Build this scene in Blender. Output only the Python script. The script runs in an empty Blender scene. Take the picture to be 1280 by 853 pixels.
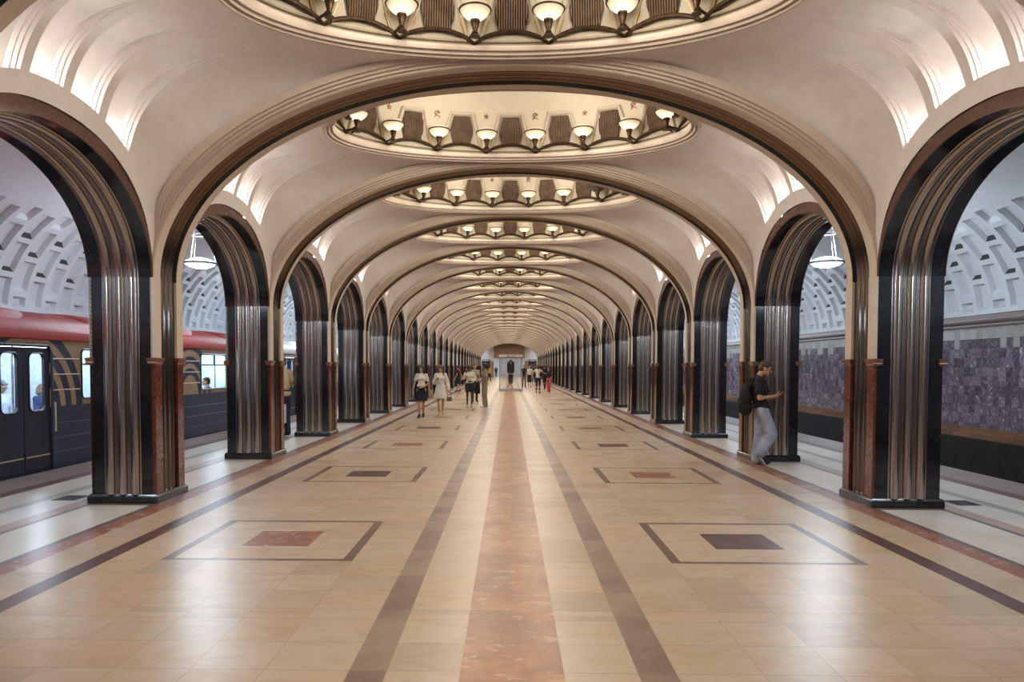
import bpy, bmesh, math, random
from math import sin, cos, pi, sqrt, radians, atan2, hypot
from mathutils import Vector, Matrix, Euler
from mathutils.geometry import tessellate_polygon
random.seed(7)
SC = bpy.context.scene
COL = SC.collection
ORD = ['zeroth', 'first', 'second', 'third', 'fourth', 'fifth', 'sixth', 'seventh', 'eighth', 'ninth', 'tenth', 'eleventh', 'twelfth',
       'thirteenth', 'fourteenth', 'fifteenth', 'sixteenth', 'seventeenth', 'eighteenth', 'nineteenth', 'twentieth', 'twenty-first',
       'twenty-second', 'twenty-third', 'twenty-fourth', 'twenty-fifth', 'twenty-sixth']

# ------------------------------------------------------------------ plan of the station (metres)
PITCH = 4.3945
Y1 = 9.37                      # centre line of the first pillar pair in view
def PY(k): return Y1 + (k - 1) * PITCH
def BY(k): return PY(k) + PITCH / 2     # centre of the bay between pillar k and k+1
LAST = 25
ENDY = 117.6
XN, XO = 4.40, 5.19            # nave face and aisle face of a pillar
XC = (XN + XO) / 2
HD = .395                      # half depth of a pillar along the hall
Z0 = 2.79                      # springing line
EDGE = 7.5                     # platform edge
XW = 10.6                      # track wall

# ------------------------------------------------------------------ object helpers
def tag(o, label=None, cat=None, group=None, kind=None):
    if label: o['label'] = label
    if cat: o['category'] = cat
    if group: o['group'] = group
    if kind: o['kind'] = kind
    return o

def empty(name, loc=(0, 0, 0), rz=0.0):
    o = bpy.data.objects.new(name, None)
    COL.objects.link(o)
    o.location = loc
    o.rotation_euler = (0, 0, rz)
    o.empty_display_size = .2
    return o

KIDS = {}
def link(name, me, parent=None, loc=(0, 0, 0)):
    o = bpy.data.objects.new(name, me)
    COL.objects.link(o)
    o.location = loc
    if parent is not None:
        o.parent = parent
        KIDS.setdefault(parent.name, []).append(o)
    return o

def clone(o, parent=None, loc=None, rz=None):
    c = o.copy()
    COL.objects.link(c)
    c.parent = parent
    if parent is not None: KIDS.setdefault(parent.name, []).append(c)
    if loc is not None: c.location = loc
    if rz is not None: c.rotation_euler = (0, 0, rz)
    for ch in list(KIDS.get(o.name, [])):
        clone(ch, c)
    return c

class MB:
    """collects vertices and faces, then links them as ONE mesh object"""
    def __init__(s):
        s.v = []; s.f = []; s.m = []
    def add(s, vs, fs, mi=0):
        b = len(s.v)
        s.v += [tuple(p) for p in vs]
        s.f += [tuple(b + i for i in f) for f in fs]
        s.m += [mi] * len(fs)
        return s
    def box(s, x0, x1, y0, y1, z0, z1, mi=0):
        return s.add([(x0, y0, z0), (x1, y0, z0), (x1, y1, z0), (x0, y1, z0), (x0, y0, z1), (x1, y0, z1), (x1, y1, z1), (x0, y1, z1)],
                     [(3, 2, 1, 0), (4, 5, 6, 7), (0, 1, 5, 4), (1, 2, 6, 5), (2, 3, 7, 6), (3, 0, 4, 7)], mi)
    def grid(s, rows, closed_u=False, closed_v=False, mi=0, mif=None):
        n = len(rows[0]); R = len(rows)
        vs = [p for r in rows for p in r]
        for i in range(R if closed_v else R - 1):
            pass
        b = len(s.v); s.v += [tuple(p) for p in vs]
        for i in range(R if closed_v else R - 1):
            for j in range(n if closed_u else n - 1):
                a = b + i * n + j; c = b + i * n + (j + 1) % n
                d = b + ((i + 1) % R) * n + (j + 1) % n; e = b + ((i + 1) % R) * n + j
                s.f.append((a, c, d, e)); s.m.append(mif(i, j) if mif else mi)
        return s
    def sweep(s, prof, frames, closed=True, caps=True, loop=False, mi=0):
        """prof: (u, w) points; frames: (origin, U, W)"""
        rows = [[tuple(o + U * u + W * w) for u, w in prof] for o, U, W in frames]
        b = len(s.v)
        s.grid(rows, closed_u=closed, closed_v=loop, mi=mi)
        if caps and closed and not loop:
            n = len(prof)
            for r, rev in ((0, True), (len(rows) - 1, False)):
                idx = [b + r * n + j for j in range(n)]
                tris = tessellate_polygon([[Vector((u, w, 0)) for u, w in prof]])
                for t in tris:
                    s.f.append(tuple(idx[i] for i in (t[::-1] if rev else t))); s.m.append(mi)
        return s
    def lathe(s, prof, n=24, c=(0, 0, 0), ax=None, mi=0, sx=1, sy=1):
        """prof: (r, z) from bottom to top"""
        rows = []
        for r, z in prof:
            rows.append([(c[0] + max(r, 1e-4) * sx * cos(2 * pi * k / n), c[1] + max(r, 1e-4) * sy * sin(2 * pi * k / n), c[2] + z) for k in range(n)])
        return s.grid(rows, closed_u=True, mi=mi)
    def tube(s, pts, r, n=8, loop=False, mi=0, caps=True):
        P = [Vector(p) for p in pts]
        N = len(P)
        frames = []
        up = Vector((0, 0, 1))
        rr = r if isinstance(r, (list, tuple)) else [r] * N
        rows = []
        for i, p in enumerate(P):
            a = P[i - 1] if (i > 0 or loop) else P[i]
            c = P[(i + 1) % N] if (i < N - 1 or loop) else P[i]
            t = (c - a).normalized()
            ref = up if abs(t.dot(up)) < .95 else Vector((1, 0, 0))
            U = t.cross(ref).normalized(); W = U.cross(t)
            rows.append([tuple(p + U * (rr[i] * cos(2 * pi * k / n)) + W * (rr[i] * sin(2 * pi * k / n))) for k in range(n)])
        b = len(s.v)
        s.grid(rows, closed_u=True, closed_v=loop, mi=mi)
        if not loop and caps:
            s.f.append(tuple(b + k for k in range(n))); s.m.append(mi)
            s.f.append(tuple(b + (N - 1) * n + k for k in reversed(range(n)))); s.m.append(mi)
        return s
    def plate(s, outer, holes, fn, t, mi=0):
        """flat plate with holes; outer/holes are 2-D loops, fn maps (u, v, depth) to 3-D"""
        loops = [outer] + holes
        tris = tessellate_polygon([[Vector((u, v, 0)) for u, v in L] for L in loops])
        flat = [p for L in loops for p in L]
        n = len(flat); b = len(s.v)
        s.v += [tuple(fn(u, v, 0)) for u, v in flat] + [tuple(fn(u, v, t)) for u, v in flat]
        for a in tris:
            s.f.append((b + a[0], b + a[1], b + a[2])); s.f.append((b + n + a[2], b + n + a[1], b + n + a[0])); s.m += [mi, mi]
        k = 0
        for L in loops:
            for i in range(len(L)):
                p, q = k + i, k + (i + 1) % len(L)
                s.f.append((b + p, b + q, b + n + q, b + n + p)); s.m.append(mi)
            k += len(L)
        return s
    def mesh(s, name, mats, smooth=40, weld=True):
        me = bpy.data.meshes.new(name)
        me.from_pydata(s.v, [], s.f)
        bm = bmesh.new(); bm.from_mesh(me)
        for f, m in zip(bm.faces, s.m): f.material_index = m
        if weld: bmesh.ops.remove_doubles(bm, verts=bm.verts, dist=1e-5)
        bmesh.ops.recalc_face_normals(bm, faces=bm.faces)
        bm.to_mesh(me); bm.free()
        for m in (mats if isinstance(mats, (list, tuple)) else [mats]): me.materials.append(m)
        if smooth:
            me.polygons.foreach_set('use_smooth', [True] * len(me.polygons))
            me.set_sharp_from_angle(angle=radians(smooth))
        me.update()
        return me
    def build(s, name, mats, parent=None, loc=(0, 0, 0), smooth=40, weld=True):
        return link(name, s.mesh(name, mats, smooth, weld), parent, loc)

def rrect(x0, x1, y0, y1, r, n=5):
    P = []
    for cx, cy, a0 in ((x1 - r, y1 - r, 0), (x0 + r, y1 - r, 90), (x0 + r, y0 + r, 180), (x1 - r, y0 + r, 270)):
        for k in range(n + 1):
            a = radians(a0 + 90 * k / n)
            P.append((cx + r * cos(a), cy + r * sin(a)))
    return P

# ------------------------------------------------------------------ material helpers
class NT:
    def __init__(s, name):
        s.mat = bpy.data.materials.new(name); s.mat.use_nodes = True
        s.t = s.mat.node_tree; s.b = s.t.nodes['Principled BSDF']; s.out = s.t.nodes['Material Output']
    def n(s, typ, **kw):
        x = s.t.nodes.new(typ)
        for k, v in kw.items():
            setattr(x, k, v)
        return x
    def put(s, sock, v):
        if hasattr(v, 'is_linked') or isinstance(v, bpy.types.NodeSocket): s.t.links.new(v, sock)
        else:
            if hasattr(sock, 'default_value'):
                try: sock.default_value = v
                except Exception: sock.default_value = (*v, 1)
    def m(s, op, a, b=None, c=None, clamp=False):
        x = s.n('ShaderNodeMath', operation=op, use_clamp=clamp)
        s.put(x.inputs[0], a)
        if b is not None: s.put(x.inputs[1], b)
        if c is not None: s.put(x.inputs[2], c)
        return x.outputs[0]
    def band(s, x, lo, hi):
        return s.m('MULTIPLY', s.m('GREATER_THAN', x, lo), s.m('LESS_THAN', x, hi))
    def orr(s, *a):
        r = a[0]
        for k in a[1:]: r = s.m('MAXIMUM', r, k)
        return r
    def co(s):
        return s.n('ShaderNodeTexCoord').outputs['Object']
    def xyz(s, v=None):
        x = s.n('ShaderNodeSeparateXYZ'); s.put(x.inputs[0], v if v is not None else s.co())
        return x.outputs
    def vec(s, x, y, z=0.0):
        k = s.n('ShaderNodeCombineXYZ')
        for i, q in enumerate((x, y, z)): s.put(k.inputs[i], q)
        return k.outputs[0]
    def noise(s, v, scale=5, detail=4, rough=.5, dist=0.0):
        k = s.n('ShaderNodeTexNoise'); s.put(k.inputs['Vector'], v)
        k.inputs['Scale'].default_value = scale; k.inputs['Detail'].default_value = detail
        k.inputs['Roughness'].default_value = rough; k.inputs['Distortion'].default_value = dist
        return k.outputs[0]
    def white(s, v):
        k = s.n('ShaderNodeTexWhiteNoise'); k.noise_dimensions = '3D'; s.put(k.inputs['Vector'], v)
        return k.outputs['Value']
    def scale(s, v, sc):
        k = s.n('ShaderNodeMapping'); s.put(k.inputs['Vector'], v); k.inputs['Scale'].default_value = sc
        return k.outputs[0]
    def ramp(s, f, *stops, interp='LINEAR'):
        k = s.n('ShaderNodeValToRGB'); s.put(k.inputs[0], f)
        cr = k.color_ramp; cr.interpolation = interp
        while len(cr.elements) < len(stops): cr.elements.new(.5)
        for e, (p, c) in zip(cr.elements, stops):
            e.position = p; e.color = (*c, 1) if len(c) == 3 else c
        return k.outputs[0]
    def mix(s, f, a, b):
        k = s.n('ShaderNodeMix', data_type='RGBA')
        s.put(k.inputs[0], f); s.put(k.inputs[6], a if not isinstance(a, tuple) else (*a, 1)); s.put(k.inputs[7], b if not isinstance(b, tuple) else (*b, 1))
        return k.outputs[2]
    def mul(s, a, b, f=1.0):
        k = s.n('ShaderNodeMix', data_type='RGBA', blend_type='MULTIPLY')
        s.put(k.inputs[0], f); s.put(k.inputs[6], a if not isinstance(a, tuple) else (*a, 1)); s.put(k.inputs[7], b if not isinstance(b, tuple) else (*b, 1))
        return k.outputs[2]
    def bump(s, hgt, strength=.3, dist=.01):
        k = s.n('ShaderNodeBump'); k.inputs['Strength'].default_value = strength; k.inputs['Distance'].default_value = dist
        s.put(k.inputs['Height'], hgt)
        s.put(s.b.inputs['Normal'], k.outputs[0])
    def fin(s, col=None, rough=None, metal=None, **kw):
        if col is not None: s.put(s.b.inputs['Base Color'], (*col, 1) if isinstance(col, tuple) else col)
        if rough is not None: s.put(s.b.inputs['Roughness'], rough)
        if metal is not None: s.put(s.b.inputs['Metallic'], metal)
        for k, v in kw.items(): s.put(s.b.inputs[k.replace('_', ' ')], v)
        return s.mat

def simple(name, col, rough=.6, metal=0.0, var=.12, sc=14, **kw):
    """plain colour with a little surface variation"""
    t = NT(name)
    n = t.noise(t.co(), sc, 3)
    lo = tuple(max(0, c * (1 - var)) for c in col); hi = tuple(min(1, c * (1 + var)) for c in col)
    return t.fin(t.ramp(n, (.3, lo), (.7, hi)), rough, metal, **kw)

def S(h):
    """sRGB hex to linear"""
    c = [int(h[i:i + 2], 16) / 255 for i in (0, 2, 4)]
    return tuple(x / 12.92 if x <= .04045 else ((x + .055) / 1.055) ** 2.4 for x in c)
# ================================================================== materials
def plaster(name, base, stain, amt=.5, scale=.9):
    t = NT(name)
    g = t.n('ShaderNodeNewGeometry').outputs['Position']
    n1 = t.noise(g, scale, 6, .62, .6); n2 = t.noise(g, 7, 4)
    f = t.m('MULTIPLY', t.m('SUBTRACT', n1, .52, clamp=True), 3.2 * amt, clamp=True)
    c = t.mix(f, base, stain)
    c = t.mul(c, t.ramp(n2, (.3, (.93, .93, .93)), (.7, (1, 1, 1))))
    t.bump(t.noise(g, 40, 3), .08, .004)
    return t.fin(c, .75)
M_CEIL = plaster('cream_plaster', (.76, .71, .69), (.55, .455, .40), .5)
M_RIB = plaster('cream_rib_plaster', (.60, .51, .43), (.40, .31, .235), .45, 1.4)
M_DOME = plaster('dome_plaster', (.40, .345, .27), (.27, .20, .135), .3, 1.6)
M_MOULD = plaster('dome_moulding_plaster', (.56, .47, .40), (.34, .255, .20), .5, 2.2)
M_AISLE = plaster('aisle_plaster', (.62, .63, .66), (.48, .46, .48), .4, .8)
M_VENT = simple('dark_vent', (.03, .028, .028), .8)

def steel(name, tint, r):
    t = NT(name)
    x = t.xyz(t.n('ShaderNodeNewGeometry').outputs['Position'])
    n = t.noise(t.vec(t.m('MULTIPLY', x[0], 9), t.m('MULTIPLY', x[1], 9), t.m('MULTIPLY', x[2], 1.1)), 3, 4, .6)
    return t.fin(t.ramp(n, (.3, tuple(c * .93 for c in tint)), (.7, tint)), t.m('ADD', r, t.m('MULTIPLY', n, .06)), 1.0)
M_STEEL = steel('fluted_steel', (.45, .395, .37), .16)
M_STEELR = steel('dark_steel_channel', (.17, .115, .08), .16)

def marble(name, c0, c1, vein, vs=3.0, vw=.05, rough=.12, dist=1.6, coat=.0, det=8, thr=.5, spec=.5):
    t = NT(name)
    g = t.n('ShaderNodeNewGeometry').outputs['Position']
    a = t.noise(g, vs * .6, det, .6, dist); b = t.noise(g, vs, det, .65, dist * 1.3)
    base = t.ramp(a, (.3, c0), (.7, c1))
    v = t.m('SUBTRACT', 1.0, t.m('DIVIDE', t.m('ABSOLUTE', t.m('SUBTRACT', b, thr)), vw), clamp=True)
    return t.fin(t.mix(t.m('MULTIPLY', v, .8), base, vein), rough, Coat_Weight=coat, Specular_IOR_Level=spec)
M_BLACK = marble('black_marble', (.006, .006, .009), (.014, .012, .014), (.03, .025, .025), 4, .012, .1)
M_BROWN = marble('brown_marble', (.085, .042, .032), (.12, .060, .045), (.17, .10, .07), 3, .012, .14)
M_RED = marble('red_marble', (.09, .022, .010), (.21, .058, .022), (.03, .012, .008), 11, .07, .16)
M_CAP = marble('bronze_red_carving', (.12, .035, .018), (.30, .11, .05), (.05, .018, .01), 40, .08, .4)

# ---- the floor: one polished slab, its inlay drawn by coordinates
def floor_mat():
    t = NT('inlaid_marble_floor')
    P = t.co(); X, Y, Z = t.xyz(P)
    x = t.m('ABSOLUTE', X)
    yy = t.m('FLOORED_MODULO', t.m('SUBTRACT', Y, PY(-6)), PITCH)           # 0 at a pillar's centre line
    bay = t.m('FLOOR', t.m('DIVIDE', t.m('SUBTRACT', Y, PY(-6)), PITCH))
    tt = t.m('ABSOLUTE', t.m('SUBTRACT', yy, PITCH / 2))                      # distance from the bay's centre
    half = .1
    row = t.m('DIVIDE', t.m('SUBTRACT', yy, half), (PITCH - 2 * half) / 10)
    rowi = t.m('FLOOR', row)
    inner = t.band(row, 0, 10)
    fr = t.m('ABSOLUTE', t.m('SUBTRACT', t.m('FRACT', row), .5))
    jrow = t.m('GREATER_THAN', fr, .5 - .004 / .42)
    edges = [.287, .70, .91, 1.39, 1.81, 2.235, 2.655, 3.08, 3.52, 3.70, 4.12]
    ci = t.m('GREATER_THAN', x, edges[0]); jc = t.band(x, edges[0] - .003, edges[0] + .003)
    for e in edges[1:]:
        ci = t.m('ADD', ci, t.m('GREATER_THAN', x, e)); jc = t.orr(jc, t.band(x, e - .003, e + .003))
    sgn = t.m('GREATER_THAN', X, 0)
    tid = t.vec(t.m('ADD', ci, t.m('MULTIPLY', sgn, 20)), t.m('ADD', rowi, t.m('MULTIPLY', bay, 12)), 0)
    rnd = t.white(tid)
    # cream slabs
    offs = t.n('ShaderNodeVectorMath', operation='ADD'); t.put(offs.inputs[0], t.scale(P, (1, 1.7, 1)))
    ov = t.n('ShaderNodeVectorMath', operation='SCALE'); t.put(ov.inputs[0], tid); ov.inputs['Scale'].default_value = 3.7
    t.put(offs.inputs[1], ov.outputs[0])
    n = t.noise(offs.outputs[0], 2.2, 7, .6, 1.3)
    cream = t.ramp(n, (.25, (.465, .335, .205)), (.5, (.53, .42, .295)), (.62, (.555, .45, .335)), (.8, (.43, .295, .17)))
    tint = t.ramp(rnd, (0, (.80, .77, .75)), (.3, (.96, .94, .92)), (.65, (1.0, .98, .99)), (1, (.98, .85, .74)))
    cream = t.mul(cream, tint)
    joints = t.m('MULTIPLY', t.orr(jrow, jc), .5)
    cream = t.mix(joints, cream, (.25, .15, .08))
    # pale slabs beyond the pillars
    pale = t.mul(t.ramp(t.noise(P, 1.4, 5), (.3, (.56, .51, .44)), (.7, (.64, .60, .54))), t.ramp(t.white(t.vec(t.m('FLOOR', t.m('MULTIPLY', x, 1.9)), t.m('FLOOR', t.m('MULTIPLY', Y, 1.2)), 1)), (0, (.92, .9, .88)), (1, (1, 1, 1))))
    # orange onyx runner
    pv = t.scale(P, (1, 1.0, 1))
    n1 = t.noise(pv, 3.0, 9, .66, 1.0); n2 = t.noise(t.scale(P, (1.0, 2.4, 1)), 5.2, 11, .74, .9)
    onyx = t.ramp(n1, (.25, (.20, .065, .016)), (.5, (.32, .122, .032)), (.72, (.45, .215, .07)))
    onyx = t.mix(t.m('MULTIPLY', t.m('SUBTRACT', n2, .555, clamp=True), 9, clamp=True), onyx, (.56, .46, .34))
    onyx = t.mul(onyx, t.ramp(rnd, (0, (.78, .72, .68)), (1, (1.1, 1.08, 1.05))))
    onyx = t.mix(t.m('MULTIPLY', jrow, .4), onyx, (.12, .06, .03))
    # grey brown band
    g1 = t.noise(P, 2.6, 6, .6, .8)
    grey = t.mul(t.ramp(g1, (.3, (.215, .15, .108)), (.7, (.32, .245, .185))), t.ramp(rnd, (0, (.7, .62, .58)), (1, (1.15, 1.15, 1.12))))
    grey = t.mix(t.m('MULTIPLY', t.m('SUBTRACT', 1.0, t.m('DIVIDE', t.m('ABSOLUTE', t.m('SUBTRACT', t.noise(P, 3.1, 9, .7, 1.5), .5)), .012), clamp=True), .35), grey, (.4, .33, .26))
    dark = t.mul(t.ramp(t.noise(P, 5, 6), (.3, (.075, .030, .024)), (.7, (.13, .060, .046))), t.ramp(rnd, (0, (.8, .8, .85)), (1, (1.2, 1.15, 1.1))))
    r1 = t.noise(P, 7, 9, .7, 1.2)
    red = t.ramp(r1, (.3, (.20, .068, .040)), (.54, (.29, .115, .072)), (.66, (.48, .34, .26)))
    slate = t.ramp(t.noise(P, 4, 6), (.3, (.085, .062, .064)), (.7, (.14, .105, .105)))
    maroon = t.ramp(t.noise(P, 4, 6), (.3, (.11, .045, .045)), (.7, (.16, .07, .066)))
    edge = t.ramp(t.noise(P, 2, 6), (.3, (.235, .19, .17)), (.7, (.30, .25, .23)))
    # assemble from the middle outwards
    c = t.mix(t.m('LESS_THAN', x, .287), cream, onyx)
    c = t.mix(t.band(x, .70, .91), c, grey)
    c = t.mix(t.band(x, 3.52, 3.70), c, dark)
    px = t.m('ABSOLUTE', t.m('SUBTRACT', x, 2.235))
    frame = t.m('MULTIPLY', t.m('MULTIPLY', t.m('LESS_THAN', px, .845), t.m('LESS_THAN', tt, .83)),
                t.orr(t.m('GREATER_THAN', px, .755), t.m('GREATER_THAN', tt, .765)))
    c = t.mix(frame, c, t.mix(.6, grey, dark))
    core = t.m('MULTIPLY', t.m('LESS_THAN', px, .317), t.m('LESS_THAN', tt, .317))
    par = t.m('FLOORED_MODULO', t.m('ADD', bay, sgn), 2.0)
    c = t.mix(core, c, t.mix(par, red, dark))
    # beyond the nave
    c = t.mix(t.m('GREATER_THAN', x, 4.12), c, red)
    c = t.mix(t.m('MULTIPLY', t.m('GREATER_THAN', x, 4.33), t.m('LESS_THAN', tt, 1.72)), c, slate)
    c = t.mix(t.m('MULTIPLY', t.m('GREATER_THAN', x, 4.41), t.m('LESS_THAN', tt, 1.66)), c, pale)
    c = t.mix(t.m('GREATER_THAN', x, 5.14), c, slate)
    c = t.mix(t.m('GREATER_THAN', x, 5.21), c, t.mix(.35, red, pale))
    c = t.mix(t.m('GREATER_THAN', x, 5.42), c, pale)
    c = t.mix(t.band(x, 5.86, 6.02), c, t.mix(.4, slate, pale))
    c = t.mix(t.band(x, 6.56, 6.79), c, maroon)
    c = t.mix(t.m('GREATER_THAN', x, 6.79), c, edge)
    rough = t.m('ADD', .285, t.m('MULTIPLY', t.noise(P, 1.2, 5, .6), .08))
    return t.fin(c, rough, Specular_IOR_Level=.5)
M_FLOOR = floor_mat()

# ---- the track wall: random marble tiles, white rows on top
def wall_mat():
    t = NT('tiled_purple_marble')
    g = t.n('ShaderNodeNewGeometry').outputs['Position']
    X, Y, Z = t.xyz(g)
    r = t.m('DIVIDE', Z, .213); ri = t.m('FLOOR', r)
    cc = t.m('ADD', t.m('DIVIDE', Y, .205), t.m('MULTIPLY', t.white(t.vec(ri, 3, 1)), 0.0)); ci = t.m('FLOOR', cc)
    rnd = t.white(t.vec(ri, ci, 5)); rnd2 = t.white(t.vec(ri, ci, 9))
    jo = t.orr(t.m('GREATER_THAN', t.m('ABSOLUTE', t.m('SUBTRACT', t.m('FRACT', r), .5)), .485), t.m('GREATER_THAN', t.m('ABSOLUTE', t.m('SUBTRACT', t.m('FRACT', cc), .5)), .488))
    sh = t.n('ShaderNodeVectorMath', operation='ADD'); t.put(sh.inputs[0], g); t.put(sh.inputs[1], t.vec(t.m('MULTIPLY', rnd, 40), t.m('MULTIPLY', rnd2, 30), 0))
    n = t.noise(sh.outputs[0], 4.2, 9, .7, 2.2)
    pur = t.ramp(n, (.25, (.045, .034, .050)), (.45, (.115, .088, .125)), (.56, (.185, .152, .195)), (.68, (.42, .40, .43)))
    pur = t.mul(pur, t.ramp(rnd, (0, (.58, .55, .58)), (.5, (.9, .9, .9)), (1, (1.45, 1.45, 1.42))))
    wht = t.mul(t.ramp(n, (.3, (.36, .35, .34)), (.7, (.48, .475, .47))), t.ramp(rnd2, (0, (.72, .68, .62)), (1, (1, 1, 1))))
    lim = t.m('GREATER_THAN', t.m('ADD', ri, t.m('GREATER_THAN', rnd, .62)), 10.5)
    c = t.mix(lim, pur, wht)
    c = t.mix(t.m('MULTIPLY', jo, .6), c, (.06, .05, .06))
    return t.fin(c, .16)
M_TILE = wall_mat()
def brickish():
    t = NT('brown_stone_course')
    g = t.n('ShaderNodeNewGeometry').outputs['Position']
    X, Y, Z = t.xyz(g)
    ri = t.m('FLOOR', t.m('DIVIDE', Z, .09)); ci = t.m('FLOOR', t.m('DIVIDE', t.m('ADD', Y, t.m('MULTIPLY', ri, .23)), .62))
    c = t.mul(t.ramp(t.noise(t.scale(g, (1, .6, 5)), 6, 6), (.3, (.17, .085, .046)), (.7, (.34, .18, .10))), t.ramp(t.white(t.vec(ri, ci, 2)), (0, (.6, .6, .6)), (1, (1.15, 1.1, 1.05))))
    j = t.m('GREATER_THAN', t.m('ABSOLUTE', t.m('SUBTRACT', t.m('FRACT', t.m('DIVIDE', Z, .09)), .5)), .45)
    return t.fin(t.mix(t.m('MULTIPLY', j, .6), c, (.03, .015, .01)), .35)
M_COURSE = brickish()
M_BASE = simple('black_stone_base', (.022, .019, .022), .35, var=.4, sc=4)
M_CORN = simple('dark_cornice', (.20, .15, .14), .4)
M_BED = simple('track_bed', (.02, .018, .018), .9, var=.4)
M_RAIL = simple('rail_steel', (.2, .17, .15), .4, 1.0)

# ---- small stuff
M_BRONZE = simple('dark_bronze', (.060, .034, .018), .38, .75, .5, 30)
M_RING = simple('black_lamp_ring', (.012, .010, .012), .35, .3)
M_GILT = simple('dull_gilding', (.34, .22, .08), .45, .6)
M_EMB = simple('copper_emblem', (.17, .065, .028), .45, .3)
M_GRILLE = simple('brown_grille_steel', (.20, .135, .095), .42, .55, .25, 9)
def bowl(name, lit):
    t = NT(name)
    z = t.xyz()[2]
    if lit:
        f = t.m('DIVIDE', t.m('SUBTRACT', z, .19), .22, clamp=True)
        c = t.ramp(f, (0, (1, .88, .62)), (.25, (1, .82, .54)), (.55, (.95, .68, .40)), (1, (.9, .64, .37)))
        e = t.ramp(f, (0, (1, 1, 1)), (.22, (.50, .50, .50)), (.45, (.24, .24, .24)), (.7, (.17, .17, .17)), (1, (.12, .12, .12)))
        sc = t.m('MULTIPLY', e, 2.0)
        t.put(t.b.inputs['Emission Color'], c); t.put(t.b.inputs['Emission Strength'], sc)
        t.mat.cycles.emission_sampling = 'NONE'
        return t.fin((.30, .25, .19), .3)
    return t.fin((.05, .04, .032), .25)
M_BOWL = bowl('lit_frosted_glass', True)
M_BOWL_OFF = bowl('unlit_smoked_glass', False)
def glow(name, col, st, base=(.8, .8, .8)):
    t = NT(name)
    t.put(t.b.inputs['Emission Color'], (*col, 1)); t.b.inputs['Emission Strength'].default_value = st
    return t.fin(base, .3)
M_PEND = glow('white_lit_glass', (.86, .93, 1.0), 1.5)
M_PEND.cycles.emission_sampling = 'NONE'
M_PENDTOP = glow('dim_lit_glass', (.86, .93, 1.0), .8)
M_PENDTOP.cycles.emission_sampling = 'NONE'
M_PENDRIM = simple('navy_lamp_rim', (.02, .024, .045), .3, .4)
M_ROD = simple('pale_metal_rod', (.42, .40, .40), .35, .8)
# ================================================================== people (built first, while the scene is still light)
def cap_mesh(bm, p0, p1, r0, r1, n=12):
    p0 = Vector(p0); p1 = Vector(p1)
    ax = p1 - p0; L = ax.length
    t = ax / L if L > 1e-6 else Vector((0, 0, 1))
    ref = Vector((0, 0, 1)) if abs(t.z) < .9 else Vector((1, 0, 0))
    U = t.cross(ref).normalized(); W = U.cross(t)
    rings = []
    for k in range(1, 5): a = -pi / 2 + k * pi / 10; rings.append((p0 + t * (r0 * sin(a)), r0 * cos(a)))
    rings.append((p0, r0)); rings.append((p1, r1))
    for k in range(1, 5): a = k * pi / 10; rings.append((p1 + t * (r1 * sin(a)), r1 * cos(a)))
    vs = [[bm.verts.new(c + U * (r * cos(2 * pi * i / n)) + W * (r * sin(2 * pi * i / n))) for i in range(n)] for c, r in rings]
    for A, B in zip(vs, vs[1:]):
        for i in range(n): bm.faces.new((A[i], A[(i + 1) % n], B[(i + 1) % n], B[i]))
    b = bm.verts.new(p0 - t * r0); e = bm.verts.new(p1 + t * r1)
    for i in range(n):
        bm.faces.new((b, vs[0][(i + 1) % n], vs[0][i])); bm.faces.new((e, vs[-1][i], vs[-1][(i + 1) % n]))

def ell_mesh(bm, c, r, R=None):
    M = Matrix.Translation(Vector(c)) @ (R.to_4x4() if R else Matrix.Identity(4)) @ Matrix.Diagonal((*r, 1))
    bmesh.ops.create_uvsphere(bm, u_segments=18, v_segments=12, radius=1, matrix=M)

def blob(name, items, vox, mat, parent=None, it=2):
    bm = bmesh.new()
    for q in items:
        if q[0] == 'c': cap_mesh(bm, *q[1:])
        else: ell_mesh(bm, *q[1:])
    me = bpy.data.meshes.new('tmp'); bm.to_mesh(me); bm.free()
    o = bpy.data.objects.new('tmp', me); COL.objects.link(o)
    m = o.modifiers.new('r', 'REMESH'); m.mode = 'VOXEL'; m.voxel_size = vox; m.adaptivity = 0
    dg = bpy.context.evaluated_depsgraph_get()
    ev = o.evaluated_get(dg)
    out = bpy.data.meshes.new_from_object(ev)
    bpy.data.objects.remove(o); bpy.data.meshes.remove(me)
    bm = bmesh.new(); bm.from_mesh(out)
    # keep the one continuous body: drop crumbs
    for _ in range(it): bmesh.ops.smooth_vert(bm, verts=bm.verts, factor=.5, use_axis_x=True, use_axis_y=True, use_axis_z=True)
    bm.to_mesh(out); bm.free()
    out.name = name; out.materials.clear(); out.materials.append(mat)
    out.polygons.foreach_set('use_smooth', [True] * len(out.polygons)); out.update()
    return link(name, out, parent)

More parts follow.
